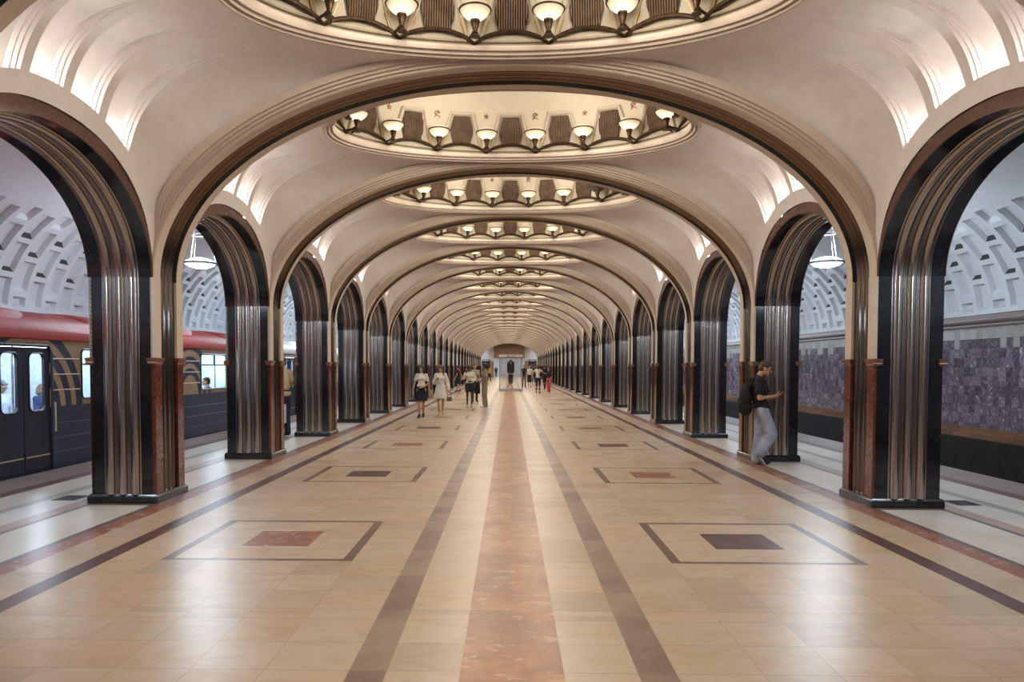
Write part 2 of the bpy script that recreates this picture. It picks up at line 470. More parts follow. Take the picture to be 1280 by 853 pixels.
SK = {k: simple('skin_' + k, c, .5, var=.08, sc=20, Subsurface_Weight=.0) for k, c in
      dict(fair=(.50, .29, .20), tan=(.40, .215, .14), deep=(.12, .055, .034), warm=(.46, .24, .13)).items()}
CL = {}
def cloth(hexa, var=.15, rough=.85):
    if hexa not in CL: CL[hexa] = simple('cloth_' + hexa, S(hexa), rough, var=var, sc=18)
    return CL[hexa]
def patterned(name, a, b, sc, thr=.5):
    t = NT(name)
    v = t.n('ShaderNodeTexVoronoi'); v.inputs['Scale'].default_value = sc; t.put(v.inputs['Vector'], t.co())
    return t.fin(t.ramp(v.outputs['Distance'], (.0, a), (thr - .1, a), (thr, b), (1, b)), .85)
def denim():
    t = NT('washed_denim')
    p = t.co(); n = t.noise(p, 5, 6, .6); f = t.noise(t.scale(p, (60, 60, 160)), 3, 2)
    c = t.mul(t.ramp(n, (.3, S('7d8498')), (.55, S('9fa7ba')), (.75, S('c3c6cf'))), t.ramp(f, (.3, (.85, .85, .86)), (.7, (1, 1, 1))))
    t.bump(t.noise(t.scale(p, (1, 1, .35)), 16, 4, .6, .6), .5, .02)
    return t.fin(c, .85)
M_DENIM = denim()
M_HAIR = {k: simple('hair_' + k, c, .45, var=.4, sc=60) for k, c in dict(dark=(.012, .009, .009), brown=(.045, .018, .010), auburn=(.10, .034, .016), grey=(.12, .11, .11), fairish=(.25, .18, .11), red=(.12, .032, .014)).items()}
M_EYE = simple('eye_dark', (.02, .014, .012), .2)
M_LIP = simple('lip_tone', (.27, .09, .07), .5)
M_BLKP = simple('black_plastic', (.012, .012, .014), .25)
M_WSOLE = simple('white_rubber', (.55, .53, .50), .7)

DEF = dict(pelvis=(0, 0, .96), waist=(0, .0, 1.11), chest=(0, .0, 1.30), neck=(0, .012, 1.475), head=(0, -.018, 1.635),
           shL=(.175, .01, 1.42), elL=(.225, .04, 1.14), wrL=(.235, -.03, .895),
           shR=(-.175, .01, 1.42), elR=(-.225, .04, 1.14), wrR=(-.235, -.03, .895),
           hipL=(.088, 0, .93), knL=(.095, -.02, .50), anL=(.095, .025, .085), toL=(.11, -.13, .035),
           hipR=(-.088, 0, .93), knR=(-.095, -.02, .50), anR=(-.095, .025, .085), toR=(-.11, -.13, .035),
           hdL=(0, -.15, -1), hdR=(0, -.15, -1), pnL=(-1, 0, 0), pnR=(1, 0, 0), curl=.35, hyaw=0, hpit=0)

def joints(H=1.75, fem=False, **kw):
    J = {k: (Vector(v) if isinstance(v, tuple) else v) for k, v in DEF.items()}
    if fem:
        for k in ('shL', 'shR'): J[k].x *= .87
        for k in ('elL', 'elR', 'wrL', 'wrR'): J[k].x *= .92
    for k, v in kw.items(): J[k] = Vector(v) if isinstance(v, tuple) else v
    s = H / 1.75
    for k in DEF:
        if isinstance(J[k], Vector) and k not in ('hdL', 'hdR', 'pnL', 'pnR'): J[k] = J[k] * s
    J['s'] = s; J['fem'] = fem
    return J

def hand_items(J, S_, full=True):
    """palm, four fingers of unequal length with knuckle bends, thumb from the side of the palm"""
    s = J['s']; w = J['wr' + S_]
    d = J['hd' + S_].normalized(); nrm = J['pn' + S_]; nrm = (nrm - d * nrm.dot(d)).normalized()   # nrm: out of the palm
    side = d.cross(nrm).normalized()
    if S_ == 'L': side = -side                      # towards the thumb
    it = []
    R = Matrix((side, d, nrm)).transposed()
    it.append(('e', w + d * .048 * s, (.038 * s, .054 * s, .016 * s), R))
    c = J['curl']
    for k, (o, L) in enumerate(((.028, .072), (.010, .080), (-.009, .074), (-.026, .058))):
        p = w + d * .088 * s + side * o * s
        dd = d.copy(); a = c * (.7 + .12 * k)
        for seg in range(3):
            dd = (dd * cos(a) + nrm * sin(a)).normalized()
            n_ = dd.cross(side); nrm2 = -n_ if n_.dot(nrm) < 0 else n_
            q = p + dd * L * s * (.45, .32, .25)[seg]
            r = (.0092, .0082, .0074)[seg] * s
            it.append(('c', p, q, r, r * .93))
            dd, p = dd, q
    p = w + d * .025 * s + side * .030 * s
    t1 = (d * .62 + side * .62 + nrm * .42).normalized(); q = p + t1 * .045 * s
    it.append(('c', p, q, .0125 * s, .010 * s))
    t2 = (d * .85 + side * .12 + nrm * .5).normalized()
    it.append(('c', q, q + t2 * .032 * s, .0098 * s, .008 * s))
    return it

def head_frame(J):
    R = Euler((radians(J['hpit']), 0, radians(J['hyaw'])), 'XYZ').to_matrix()
    R = Matrix.Rotation(radians(J['hyaw']), 3, 'Z') @ Matrix.Rotation(radians(J['hpit']), 3, 'X')
    return J['head'], R
def hp(J, x, y, z):
    c, R = head_frame(J)
    return c + R @ (Vector((x, y, z)) * J['s'])

def body_items(J):
    s = J['s']; f = J['fem']; c, R = head_frame(J)
    I = [('e', J['pelvis'], (.150 * s, .105 * s, .115 * s)), ('e', J['waist'], ((.118 if f else .130) * s, .088 * s, .13 * s)),
         ('e', J['chest'], ((.138 if f else .160) * s, .100 * s, .165 * s)),
         ('c', J['shL'], J['shR'], .052 * s, .052 * s), ('c', J['waist'], J['chest'], .10 * s, .11 * s),
         ('c', (J['shL'] + J['shR']) / 2 + Vector((0, 0, .01 * s)), J['neck'], .075 * s, .052 * s),
         ('c', J['neck'], hp(J, 0, .022, -.05), .052 * s, .050 * s)]
    if f: I += [('e', J['chest'] + Vector((x * s, -.085 * s, .0)), (.055 * s, .05 * s, .055 * s)) for x in (.062, -.062)]
    # head: skull, jaw, brow, nose, lips, ears
    I += [('e', hp(J, 0, .008, .022), (.074 * s, .094 * s, .092 * s), R), ('e', hp(J, 0, -.022, -.045), (.056 * s, .062 * s, .066 * s), R),
          ('e', hp(J, 0, -.070, -.093), (.024 * s, .02 * s, .018 * s), R),
          ('c', hp(J, .034, -.076, .022), hp(J, -.034, -.076, .022), .012 * s, .012 * s),
          ('c', hp(J, 0, -.084, .010), hp(J, 0, -.106, -.030), .008 * s, .0125 * s),
          ('c', hp(J, .017, -.084, -.062), hp(J, -.017, -.084, -.062), .008 * s, .008 * s),
          ('e', hp(J, .076, .012, -.008), (.010 * s, .020 * s, .031 * s), R), ('e', hp(J, -.076, .012, -.008), (.010 * s, .020 * s, .031 * s), R)]
    for S_ in 'LR':
        I += [('c', J['sh' + S_], J['el' + S_], (.040 if f else .047) * s, (.033 if f else .038) * s), ('c', J['el' + S_], J['wr' + S_], (.033 if f else .038) * s, .024 * s)]
        I += hand_items(J, S_)
        k, a, h, t = J['kn' + S_], J['an' + S_], J['hip' + S_], J['to' + S_]
        I += [('c', h, k, .082 * s, .054 * s), ('c', k, a, .050 * s, .035 * s),
              ('e', k.lerp(a, .3) + (Vector((0, .016, 0)) * s), (.047 * s, .05 * s, .11 * s))]
        d = (t - a)
        I += [('c', a + Vector((0, .02 * s, -.02 * s)), a.lerp(t, .6) + Vector((0, 0, -.006 * s)), .036 * s, .032 * s), ('c', a.lerp(t, .6) + Vector((0, 0, -.006 * s)), t, .033 * s, .026 * s)]
    return I

def top_items(J, inf=.016, sleeve=.55, hem=.92, wide=0.0, sl_r=.014, puff=0.0):
    s = J['s']; f = J['fem']; e = inf
    low = J['pelvis'].lerp(J['waist'], (1.0 - (.96 - hem) / .15) - 1.0) if hem < .96 else J['pelvis'].lerp(J['waist'], (hem - .96) / .15)
    I = [('e', J['waist'], ((.118 if f else .130) * s + e + wide * .5, .090 * s + e + wide * .4, .13 * s)),
         ('e', J['chest'], ((.138 if f else .160) * s + e, .100 * s + e, .165 * s)), ('c', J['shL'], J['shR'], .052 * s + e * .7, .052 * s + e * .7),
         ('e', low + Vector((0, 0, .05 * s)), (.148 * s + e + wide, .105 * s + e + wide * .7, .085 * s)),
         ('c', J['waist'], J['chest'], .10 * s + e, .11 * s + e),
         ('c', (J['shL'] + J['shR']) / 2 + Vector((0, 0, .005 * s)), (J['neck'] * .75 + (J['shL'] + J['shR']) * .125), .075 * s + e * .6, .058 * s + e * .4)]
    if f: I += [('e', J['chest'] + Vector((x * s, -.085 * s, .0)), (.055 * s + e, .05 * s + e * .8, .055 * s + e)) for x in (.062, -.062)]
    for S_ in 'LR':
        a, b, w = J['sh' + S_], J['el' + S_], J['wr' + S_]
        if sleeve <= 0: continue
        if sleeve <= 1: I.append(('c', a, a.lerp(b, sleeve), .048 * s + sl_r, .044 * s + sl_r + .006))
        else:
            I.append(('c', a, b, .048 * s + sl_r, .040 * s + sl_r + puff * .6))
            I.append(('c', b, b.lerp(w, sleeve - 1), .040 * s + sl_r + puff * .6, .030 * s + sl_r + puff))
    return I

def pant_items(J, hip=.012, knee=.014, ank=.016, length=1.0, waist=True):
    s = J['s']
    I = [('e', J['pelvis'] - Vector((0, 0, .0)), (.150 * s + hip, .105 * s + hip, .118 * s))]
    for S_ in 'LR':
        h, k, a = J['hip' + S_], J['kn' + S_], J['an' + S_]
        I.append(('c', h, k if length >= .5 else h.lerp(k, length * 2), .083 * s + hip, (.055 * s + knee) if length >= .5 else .075 * s + hip))
        if length > .5: I.append(('c', k, k.lerp(a, (length - .5) * 2), .053 * s + knee, .038 * s + ank))
    return I

def skirt_mesh(J, name, mat, parent, top, hem, rt, rh, waves=0, cy=0.0):
    s = J['s']; rows = []
    for i in range(9):
        t = i / 8; z = top + (hem - top) * t; r = rt + (rh - rt) * t ** .8
        rows.append([((r + (.012 * t * cos(k / 32 * 2 * pi * waves) if waves else 0)) * cos(k / 32 * 2 * pi) * s + J['pelvis'].x,
                      (r * .76) * sin(k / 32 * 2 * pi) * s + J['pelvis'].y + cy, z * s) for k in range(32)])
    rows.append([(x * .93 + J['pelvis'].x * .07, y * .93, z + .012) for x, y, z in rows[-1]])
    rows.append([(x * .5, y * .5, z + .10) for x, y, z in rows[-1]])
    m = MB(); m.grid(rows, closed_u=True)
    m.f.append(tuple(range(32))); m.m.append(0)
    m.f.append(tuple(len(m.v) - 32 + k for k in reversed(range(32)))); m.m.append(0)
    return m.build(name, mat, parent)

def shoe(J, S_, mat, parent, vox=.008, sole=None, heel=False):
    s = J['s']; a, t = J['an' + S_], J['to' + S_]
    d = (t - a); dh = d.normalized()
    I = [('c', a + Vector((0, 0, -.025 * s)) - dh * .03 * s, a.lerp(t, .55) + Vector((0, 0, -.004)), .045 * s, .041 * s), ('c', a.lerp(t, .55) + Vector((0, 0, -.004)), t + dh * .02 * s, .041 * s, .031 * s)]
    o = blob('shoe', I, vox, mat, parent)
    if sole:
        up = Vector((0, 0, 1)); up = (up - dh * up.dot(dh)).normalized(); sd = dh.cross(up)
        m = MB(); c0 = a + Vector((0, 0, -.025 * s)) - dh * .06 * s - up * .040 * s; c1 = t + dh * .045 * s - up * .024 * s
        rows = []
        for i in range(9):
            q = i / 8; p = c0.lerp(c1, q); w = (.036 + .014 * sin(pi * q * .9 + .3)) * s * (1 if 0 < i < 8 else .55)
            rows.append([tuple(p + sd * w + up * .010), tuple(p - sd * w + up * .010), tuple(p - sd * w - up * .014), tuple(p + sd * w - up * .014)])
        m.grid(rows, closed_u=True); n = len(m.v); m.f += [(0, 1, 2, 3), (n - 1, n - 2, n - 3, n - 4)]; m.m += [0, 0]
        m.build('sole', sole, o)
    if heel:
        m = MB(); b = a + Vector((0, .035 * s, 0)); m.tube([b + Vector((0, 0, -.03)), (b.x, b.y + .01, .006)], [.018, .008], 8); m.build('heel', mat, o)
    return o

def hair_cap(J, mat, parent, style='short', vox=.010):
    s = J['s']; c, R = head_frame(J)
    I = [('e', hp(J, 0, .022, .040), (.083 * s, .094 * s, .086 * s), R), ('e', hp(J, 0, .055, -.01), (.074 * s, .058 * s, .075 * s), R)]
    if J['fem']: I += [('e', hp(J, 0, .018, .045), (.090 * s, .102 * s, .094 * s), R), ('e', hp(J, 0, .055, -.01), (.084 * s, .066 * s, .085 * s), R), ('c', hp(J, .080, -.015, .055), hp(J, .084, .0, -.06), .026 * s, .026 * s), ('c', hp(J, -.080, -.015, .055), hp(J, -.084, .0, -.06), .026 * s, .026 * s)]
    if style == 'quiff': I += [('c', hp(J, .045, -.050, .085), hp(J, -.045, -.050, .085), .034 * s, .034 * s), ('e', hp(J, 0, -.01, .10), (.075 * s, .08 * s, .038 * s), R),
                               ('c', hp(J, .072, -.02, .045), hp(J, .072, -.035, .03), .016 * s, .010 * s), ('c', hp(J, -.072, -.02, .045), hp(J, -.072, -.035, .03), .016 * s, .010 * s)]
    if style == 'short': I += [('c', hp(J, .04, -.05, .078), hp(J, -.04, -.05, .078), .022 * s, .022 * s)]
    if style == 'long':
        for x in (.072, -.072): I += [('c', hp(J, x, .0, .03), hp(J, x * 1.25, .0, -.10), .028 * s, .034 * s), ('c', hp(J, x * 1.25, .0, -.10), hp(J, x * 1.35, -.075 if x < 0 else -.09, -.24), .036 * s, .034 * s), ('c', hp(J, x * 1.35, -.09, -.24), hp(J, x * 1.25, -.10, -.38), .034 * s, .020 * s)]
        I += [('c', hp(J, 0, .07, -.02), hp(J, 0, .085, -.24), .075 * s, .07 * s), ('c', hp(J, .03, -.04, .088), hp(J, -.03, -.04, .088), .020 * s, .020 * s)]
    if style == 'back': I += [('c', hp(J, x, .02, .02), hp(J, x * 1.1, .02, -.16), .030 * s, .032 * s) for x in (.080, -.080)] + [('c', hp(J, 0, .07, -.02), hp(J, 0, .09, -.24), .075 * s, .06 * s), ('c', hp(J, .03, -.04, .088), hp(J, -.03, -.04, .088), .020 * s, .020 * s)]
    if style == 'tail': I += [('e', hp(J, 0, .115, .03), (.045 * s, .05 * s, .05 * s), R), ('c', hp(J, 0, .13, .01), hp(J, 0, .15, -.17), .036 * s, .018 * s), ('c', hp(J, .04, -.045, .082), hp(J, -.04, -.045, .082), .02 * s, .02 * s)]
    if style == 'bob': I += [('c', hp(J, x, .01, .03), hp(J, x * 1.1, .01, -.07), .03 * s, .034 * s) for x in (.07, -.07)] + [('c', hp(J, 0, .06, 0), hp(J, 0, .07, -.09), .08 * s, .07 * s)]
    return blob('hair', I, vox, mat, parent)

def face_bits(J, parent, near=False):
    s = J['s']
    for x in (.031, -.031):
        m = MB(); m.lathe([(0, -.006), (.0085, -.003), (.0105, 0), (.0085, .003), (0, .006)], 10); o = m.build('eye', M_EYE, parent, loc=hp(J, x, -.082, .003))
    m = MB(); p = [hp(J, .024, -.085, -.064), hp(J, 0, -.093, -.063), hp(J, -.024, -.085, -.064)]; m.tube(p, [.003, .0065, .003], 8); m.build('mouth', M_LIP, parent)

def person(label, loc, rz, J, skin, vox=.010, group=None):
    b = blob('person', body_items(J), vox, SK[skin], None)
    b.location = loc; b.rotation_euler = (0, 0, radians(rz))
    tag(b, label, 'person', group)
    return b
def place(o, loc, rz): o.location = loc; o.rotation_euler = (0, 0, radians(rz)); return o

def phone(loc_p, J, S_, rz, base, label, col=None, up=None):
    """a phone lying in a hand; loc from the hand's joint"""
    s = J['s']; w, d, n = J['wr' + S_], J['hd' + S_].normalized(), J['pn' + S_]
    n = (n - d * n.dot(d)).normalized(); sd = d.cross(n)
    R = Matrix((sd, d, n)).transposed().to_4x4(); R.translation = w + d * .105 * s + n * .026 * s
    m = MB(); P = rrect(-.036, .036, -.075, .075, .010)
    m.plate(P, [], lambda u, v, t: (u, v, t - .004), .008)
    root = m.build('phone', col or M_BLKP, None); tag(root, label, 'phone')
    m = MB(); m.plate(rrect(-.032, .032, -.068, .068, .007), [], lambda u, v, t: (u, v, .0042 + t), .0008); m.build('screen', M_SCREEN, root)
    W = Matrix.Translation(Vector(base)) @ Matrix.Rotation(radians(rz), 4, 'Z') @ R
    root.matrix_world = W
    return root
M_SCREEN = glow('phone_screen', (.75, .85, 1), .35, (.05, .05, .06)); M_SCREEN.cycles.emission_sampling = 'NONE'

def handbag(label, loc, size, mat, drop=.25, rz=0, tote=False, name='handbag'):
    w, d, h = size
    root = empty(name, loc, radians(rz)); tag(root, label, 'bag')
    m = MB(); rows = []
    for z, k in ((0, .86), (.02, .97), (h * .5, 1.0), (h * .9, .9 if not tote else 1.02), (h, .8 if not tote else 1.0)):
        rows.append([(u * k, v * k, z) for u, v in rrect(-w / 2, w / 2, -d / 2, d / 2, min(w, d) * .35)])
    m.grid(rows, closed_u=True); n = len(rows[0]); m.f += [tuple(reversed(range(n))), tuple(len(m.v) - n + k for k in range(n))]; m.m += [0, 0]
    m.build('bag_body', mat, root)
    m = MB(); m.tube([(-w * .32, 0, h * .97), (-w * .26, 0, h + drop * .7), (0, 0, h + drop), (w * .26, 0, h + drop * .7), (w * .32, 0, h * .97)], .008, 6); m.build('strap', mat, root)
    return root

# ---- 1: the young man by the second pillar on the empty-track side
def leaning_man():
    J = joints(1.80, pelvis=(0, 0, .97), waist=(0, .03, 1.12), chest=(0, .065, 1.31), neck=(0, .055, 1.485), head=(0, -.055, 1.632),
               shL=(.185, .075, 1.435), shR=(-.185, .075, 1.435), elR=(-.225, .075, 1.135), wrR=(-.15, -.19, 1.175), elL=(.225, .07, 1.135), wrL=(.11, -.19, 1.135),
               hdR=(.30, -1, .32), pnR=(.55, -.05, .8), hdL=(-.42, -1, .30), pnL=(-.3, -.1, .9), curl=.34,
               hipR=(-.09, .0, .93), knR=(-.055, -.155, .53), anR=(-.03, .015, .205), toR=(-.02, -.075, .045),
               hipL=(.09, 0, .93), knL=(.085, .0, .50), anL=(.07, .045, .085), toL=(.09, -.13, .035), hyaw=-6, hpit=20)
    loc = (4.36, 12.86, 0); rz = 82
    b = person('young man in black tee and washed jeans looking at phone beside a pillar', loc, rz, J, 'warm', .0062)
    blob('shirt', top_items(J, .022, .62, .93, .012, .022), .009, cloth('16161b', .2), b)
    blob('jeans', pant_items(J, .020, .050, .062, .99), .010, M_DENIM, b)
    m = MB(); c = J['pelvis'] + Vector((0, 0, .085)); m.grid([[(c.x + .158 * cos(a * pi / 16), c.y + .118 * sin(a * pi / 16), c.z + z) for a in range(32)] for z in (-.02, .02)], closed_u=True); m.build('belt', cloth('2a2420'), b)
    shoe(J, 'R', cloth('25262c'), b, .007, M_WSOLE); shoe(J, 'L', cloth('25262c'), b, .007, M_WSOLE)
    hair_cap(J, M_HAIR['brown'], b, 'quiff', .007); face_bits(J, b, True)
    m = MB(); p = hp(J, -.083, .002, -.012); m.lathe([(0, -.008), (.008, -.005), (.009, .002), (0, .008)], 10, p); m.build('earbud', M_WSOLE, b)
    phone(None, J, 'R', rz, loc, 'thin dark phone held up by the young man in black tee')
    # backpack
    root = empty('backpack', loc, radians(rz)); tag(root, 'black backpack on the back of the young man in jeans', 'backpack')
    blob('bag_body', [('e', (0, .268, 1.16), (.165, .112, .26)), ('e', (0, .268, 1.0), (.165, .120, .15)), ('c', (-.08, .230, 1.38), (.08, .230, 1.38), .058, .058)], .012, cloth('101014'), root)
    blob('front_pocket', [('e', (0, .352, 1.05), (.12, .055, .15))], .010, cloth('16161b'), root)
    m = MB(); m.tube([(-.03, .26, 1.43), (-.02, .27, 1.47), (.02, .27, 1.47), (.03, .26, 1.43)], .008, 6); m.build('grab_loop', cloth('101014'), root)
    for x in (.13, -.13):
        m = MB(); m.tube([(x, .21, 1.38), (x * 1.0, .14, 1.515), (x * 1.02, .05, 1.535), (x * 1.05, -.055, 1.42), (x * 1.12, -.085, 1.28), (x * 1.25, .03, 1.10), (x * 1.2, .19, 1.02)], .016, 8); m.build('shoulder_strap', cloth('0c0c10'), root)
leaning_man()

# ---- 2, 3: two women walking towards the viewer
def woman_black_skirt():
    J = joints(1.74, True, knR=(-.085, -.05, .51), anR=(-.065, -.10, .10), toR=(-.075, -.24, .035), knL=(.06, .02, .50), anL=(.045, .12, .12), toL=(.05, -.01, .035),
               elR=(-.235, .05, 1.15), wrR=(-.285, -.03, .92), elL=(.225, .05, 1.14), wrL=(.09, -.13, 1.03), hdL=(-1, -.3, -.15), pnL=(0, .6, -.6), hdR=(-.1, -.25, -1), pnR=(1, 0, 0), hyaw=-6)
    loc = (-2.94, 24.5, 0)
    b = person('dark-haired woman in white tee and black knee skirt walking toward us', loc, 0, J, 'tan', .009)
    blob('shirt', top_items(J, .010, .55, 1.02, 0, .010), .010, cloth('d8d2c8'), b)
    skirt_mesh(J, 'skirt', cloth('1b1c22'), b, 1.06, .56, .135, .20)
    for S_ in 'LR': shoe(J, S_, cloth('1d1a1c'), b, .008, heel=True)
    hair_cap(J, M_HAIR['dark'], b, 'back'); face_bits(J, b)
    phone(None, J, 'R', 0, loc, 'pale phone in the lowered hand of the woman in black skirt', M_WSOLE)
    handbag('tan tote hanging at the hip of the woman in black skirt', (-2.94 + .305, 24.56, .66), (.17, .09, .26), cloth('9c8468'), .50, 10)
woman_black_skirt()
def woman_white_dress():
    J = joints(1.74, True, knR=(-.08, -.06, .50), anR=(-.055, -.06, .09), toR=(-.06, -.19, .035), knL=(.075, .0, .50), anL=(.05, .08, .11), toL=(.055, -.03, .035),
               elR=(-.225, .04, 1.15), wrR=(-.13, -.22, 1.21), hdR=(.25, -.75, .45), pnR=(.3, .35, .85), elL=(.23, .05, 1.15), wrL=(.27, -.02, .90), hdL=(.05, -.2, -1), hyaw=-10, hpit=20)
    loc = (-2.395, 25.56, 0)
    b = person('auburn-haired woman in short white dress with loose sleeves reading her phone', loc, 0, J, 'fair', .009)
    blob('dress', top_items(J, .018, 1.9, .98, .0, .020, .022), .010, cloth('d9d3cb'), b)
    sk = skirt_mesh(J, 'dress_skirt', cloth('d9d3cb'), b, 1.10, .60, .135, .255, 9)
    for S_ in 'LR': shoe(J, S_, cloth('c9a48c'), b, .008)
    hair_cap(J, M_HAIR['auburn'], b, 'long'); face_bits(J, b)
    phone(None, J, 'R', 0, loc, 'black phone read by the woman in white dress')
    handbag('small brown bag swinging beside the hem of the white dress', (-2.395 + .30, 25.53, .50), (.19, .07, .15), cloth('6e5c4e'), .20, 15)
woman_white_dress()

# ---- 4, 5: two women standing and talking, one with a yellow phone
def woman_blouse():
    J = joints(1.74, True, elR=(-.26, -.03, 1.22), wrR=(-.155, -.17, 1.44), hdR=(.05, .0, 1), pnR=(.25, .9, .1), elL=(.23, .05, 1.15), wrL=(.07, -.14, 1.09), hdL=(-1, -.2, 0), pnL=(0, .7, -.3), curl=.5, hyaw=4)
    loc = (-1.68, 30.96, 0)
    b = person('woman in white blouse and navy shorts holding a yellow phone by her face', loc, 8, J, 'deep', .009)
    blob('blouse', top_items(J, .022, 1.75, 1.0, .008, .026, .012), .010, cloth('d6cfc3'), b)
    blob('shorts', pant_items(J, .030, .02, .02, .26), .011, cloth('272c3e'), b)
    for S_ in 'LR': shoe(J, S_, cloth('cdc5ba'), b, .008, M_WSOLE)
    hair_cap(J, M_HAIR['dark'], b, 'tail'); face_bits(J, b)
    phone(None, J, 'R', 8, loc, 'bright yellow phone held up beside a face', cloth('c59a26'))
    handbag('large black bag hanging between the blouse woman and the patterned jumpsuit', (-1.68 + .325, 30.94, .56), (.24, .10, .36), cloth('17181d'), .24, 8)
woman_blouse()
def woman_jumpsuit():
    J = joints(1.83, True, elR=(-.21, .02, 1.15), wrR=(-.12, -.22, 1.05), elL=(.21, .02, 1.15), wrL=(.10, -.21, 1.02), hdR=(.4, -1, -.2), hdL=(-.4, -1, -.2), pnR=(.8, .3, .1), pnL=(-.8, .3, .1), curl=.5)
    loc = (-1.02, 30.39, 0); M = patterned('speckled_print', S('3b3632'), S('9c9080'), 34, .45)
    b = person('woman in speckled wide-leg jumpsuit with dark tied hair seen in profile', loc, -78, J, 'tan', .009)
    blob('jumpsuit', top_items(J, .022, .75, .93, .004, .030) + pant_items(J, .016, .040, .058, .97), .011, M, b)
    for S_ in 'LR': shoe(J, S_, cloth('d0cac2'), b, .008, M_WSOLE)
    hair_cap(J, M_HAIR['dark'], b, 'tail'); face_bits(J, b)
    handbag('black clutch held at the waist of the woman in speckled jumpsuit', (loc[0] - .26, loc[1] - .06, .94), (.24, .08, .15), cloth('16161a'), .03, 80)
woman_jumpsuit()

# ---- farther people
WALK = dict(knR=(-.09, -.10, .52), anR=(-.09, -.16, .10), toR=(-.09, -.30, .06), knL=(.09, .02, .51), anL=(.09, .20, .16), toL=(.09, .08, .04), elR=(-.22, .10, 1.15), wrR=(-.23, .12, .90), elL=(.22, .0, 1.15), wrL=(.23, -.14, .92))
def simple_person(label, loc, rz, H, fem, skin, hair, style, top, sleeve, bottom, kind='pants', shoes='222226', vox=.014, hem=.93, extra=None, length=1.0, knee=.016, **pose):
    J = joints(H, fem, **pose)
    b = person(label, loc, rz, J, skin, vox)
    blob('top', top_items(J, .020, sleeve, hem), vox, top if not isinstance(top, str) else cloth(top), b)
    if kind == 'pants': blob('trousers', pant_items(J, .014, knee, knee, length), vox, cloth(bottom), b)
    elif kind == 'shorts': blob('shorts', pant_items(J, .026, .03, .02, length), vox, cloth(bottom), b)
    elif kind == 'skirt': skirt_mesh(J, 'skirt', cloth(bottom), b, 1.06, length, .14, .22)
    for S_ in 'LR': shoe(J, S_, cloth(shoes), b, vox * .8)
    hair_cap(J, M_HAIR[hair], b, style, vox * .8); face_bits(J, b)
    return b, J
simple_person('woman in black knee-length dress with red scarf by the train-side pillars', (-3.385, 48.9, 0), -115, 1.76, True, 'fair', 'brown', 'short', '17171b', .4, '17171b', 'skirt', length=.56, **WALK)
def scarf(loc, rz):
    root = None
    J = joints(1.76, True, **WALK)
    o = blob('scarf', [('c', J['neck'] + Vector((.05, -.03, -.02)), J['neck'] + Vector((-.05, -.03, -.02)), .055, .055), ('c', J['neck'] + Vector((0, .05, -.02)), J['neck'] + Vector((.02, .10, -.16)), .06, .045), ('c', J['neck'] + Vector((0, -.06, -.03)), J['neck'] + Vector((.0, -.11, -.17)), .05, .04)], .014, cloth('a02a2c'))
    place(o, loc, rz); tag(o, 'red scarf around the neck of the woman in black dress', 'scarf')
scarf((-3.385, 48.9, 0), -115)
simple_person('dark-haired person in printed shirt standing behind the woman with yellow phone', (-1.66, 35.2, 0), 15, 1.83, False, 'tan', 'dark', 'short', patterned('leaf_print', S('4a4640'), S('a89c88'), 22), .55, '2b2c33', vox=.012)
simple_person('person in yellow tee and dark trousers far behind the jumpsuit woman', (-2.31, 85.0, 0), 160, 1.74, False, 'tan', 'dark', 'short', 'c9ad55', .5, '202228', **WALK)
simple_person('distant figure walking inside the bright passage at the hall end', (-2.15, 120.6, .0), 0, 1.74, False, 'tan', 'dark', 'short', '3c3836', 1.9, '25252a', **WALK)
simple_person('man in black tee and grey trousers beside the glass display case', (1.19, 59.4, 0), 5, 1.86, False, 'tan', 'dark', 'short', '1c1d22', .5, '6a6058')
simple_person('man in white tee and black shorts to the side of display case', (1.61, 58.4, 0), -35, 1.81, False, 'fair', 'dark', 'short', 'cfc9c1', .5, '1d1e23', 'shorts', length=.46, shoes='cfc9c2')
b12, J12 = simple_person('red-haired woman in white top and navy leggings with arm stretched out', (1.83, 47.0, 0), 165, 1.83, True, 'warm', 'red', 'bob', 'd0cbc4', .35, '1e222d', length=.85, knee=.010,
              elL=(.30, .12, 1.25), wrL=(.32, .02, 1.0), elR=(-.36, -.05, 1.24), wrR=(-.58, -.12, 1.15), hdR=(-1, -.2, -.1), pnR=(0, 0, -1))
handbag('dark shoulder bag on the back of the red-haired woman', (2.01, 46.86, 1.10), (.20, .10, .22), cloth('2a2024'), .28, 20)
simple_person('person in dark clothes standing just behind the pink trousers', (2.67, 55.4, 0), 200, 1.80, False, 'tan', 'dark', 'short', '1d1e24', .6, '1b1c20', **WALK)
simple_person('short-haired woman in loose black top and bright pink trousers', (2.45, 45.7, 0), -60, 1.69, True, 'warm', 'red', 'bob', '15161a', .9, 'c22f52', length=.90, knee=.018, hem=.80, shoes='d4cec6')
simple_person('man in dark jacket far behind the white tee and red hair', (2.55, 77.1, 0), 175, 1.88, False, 'tan', 'dark', 'short', '23252c', 1.9, '1e2026', **WALK)

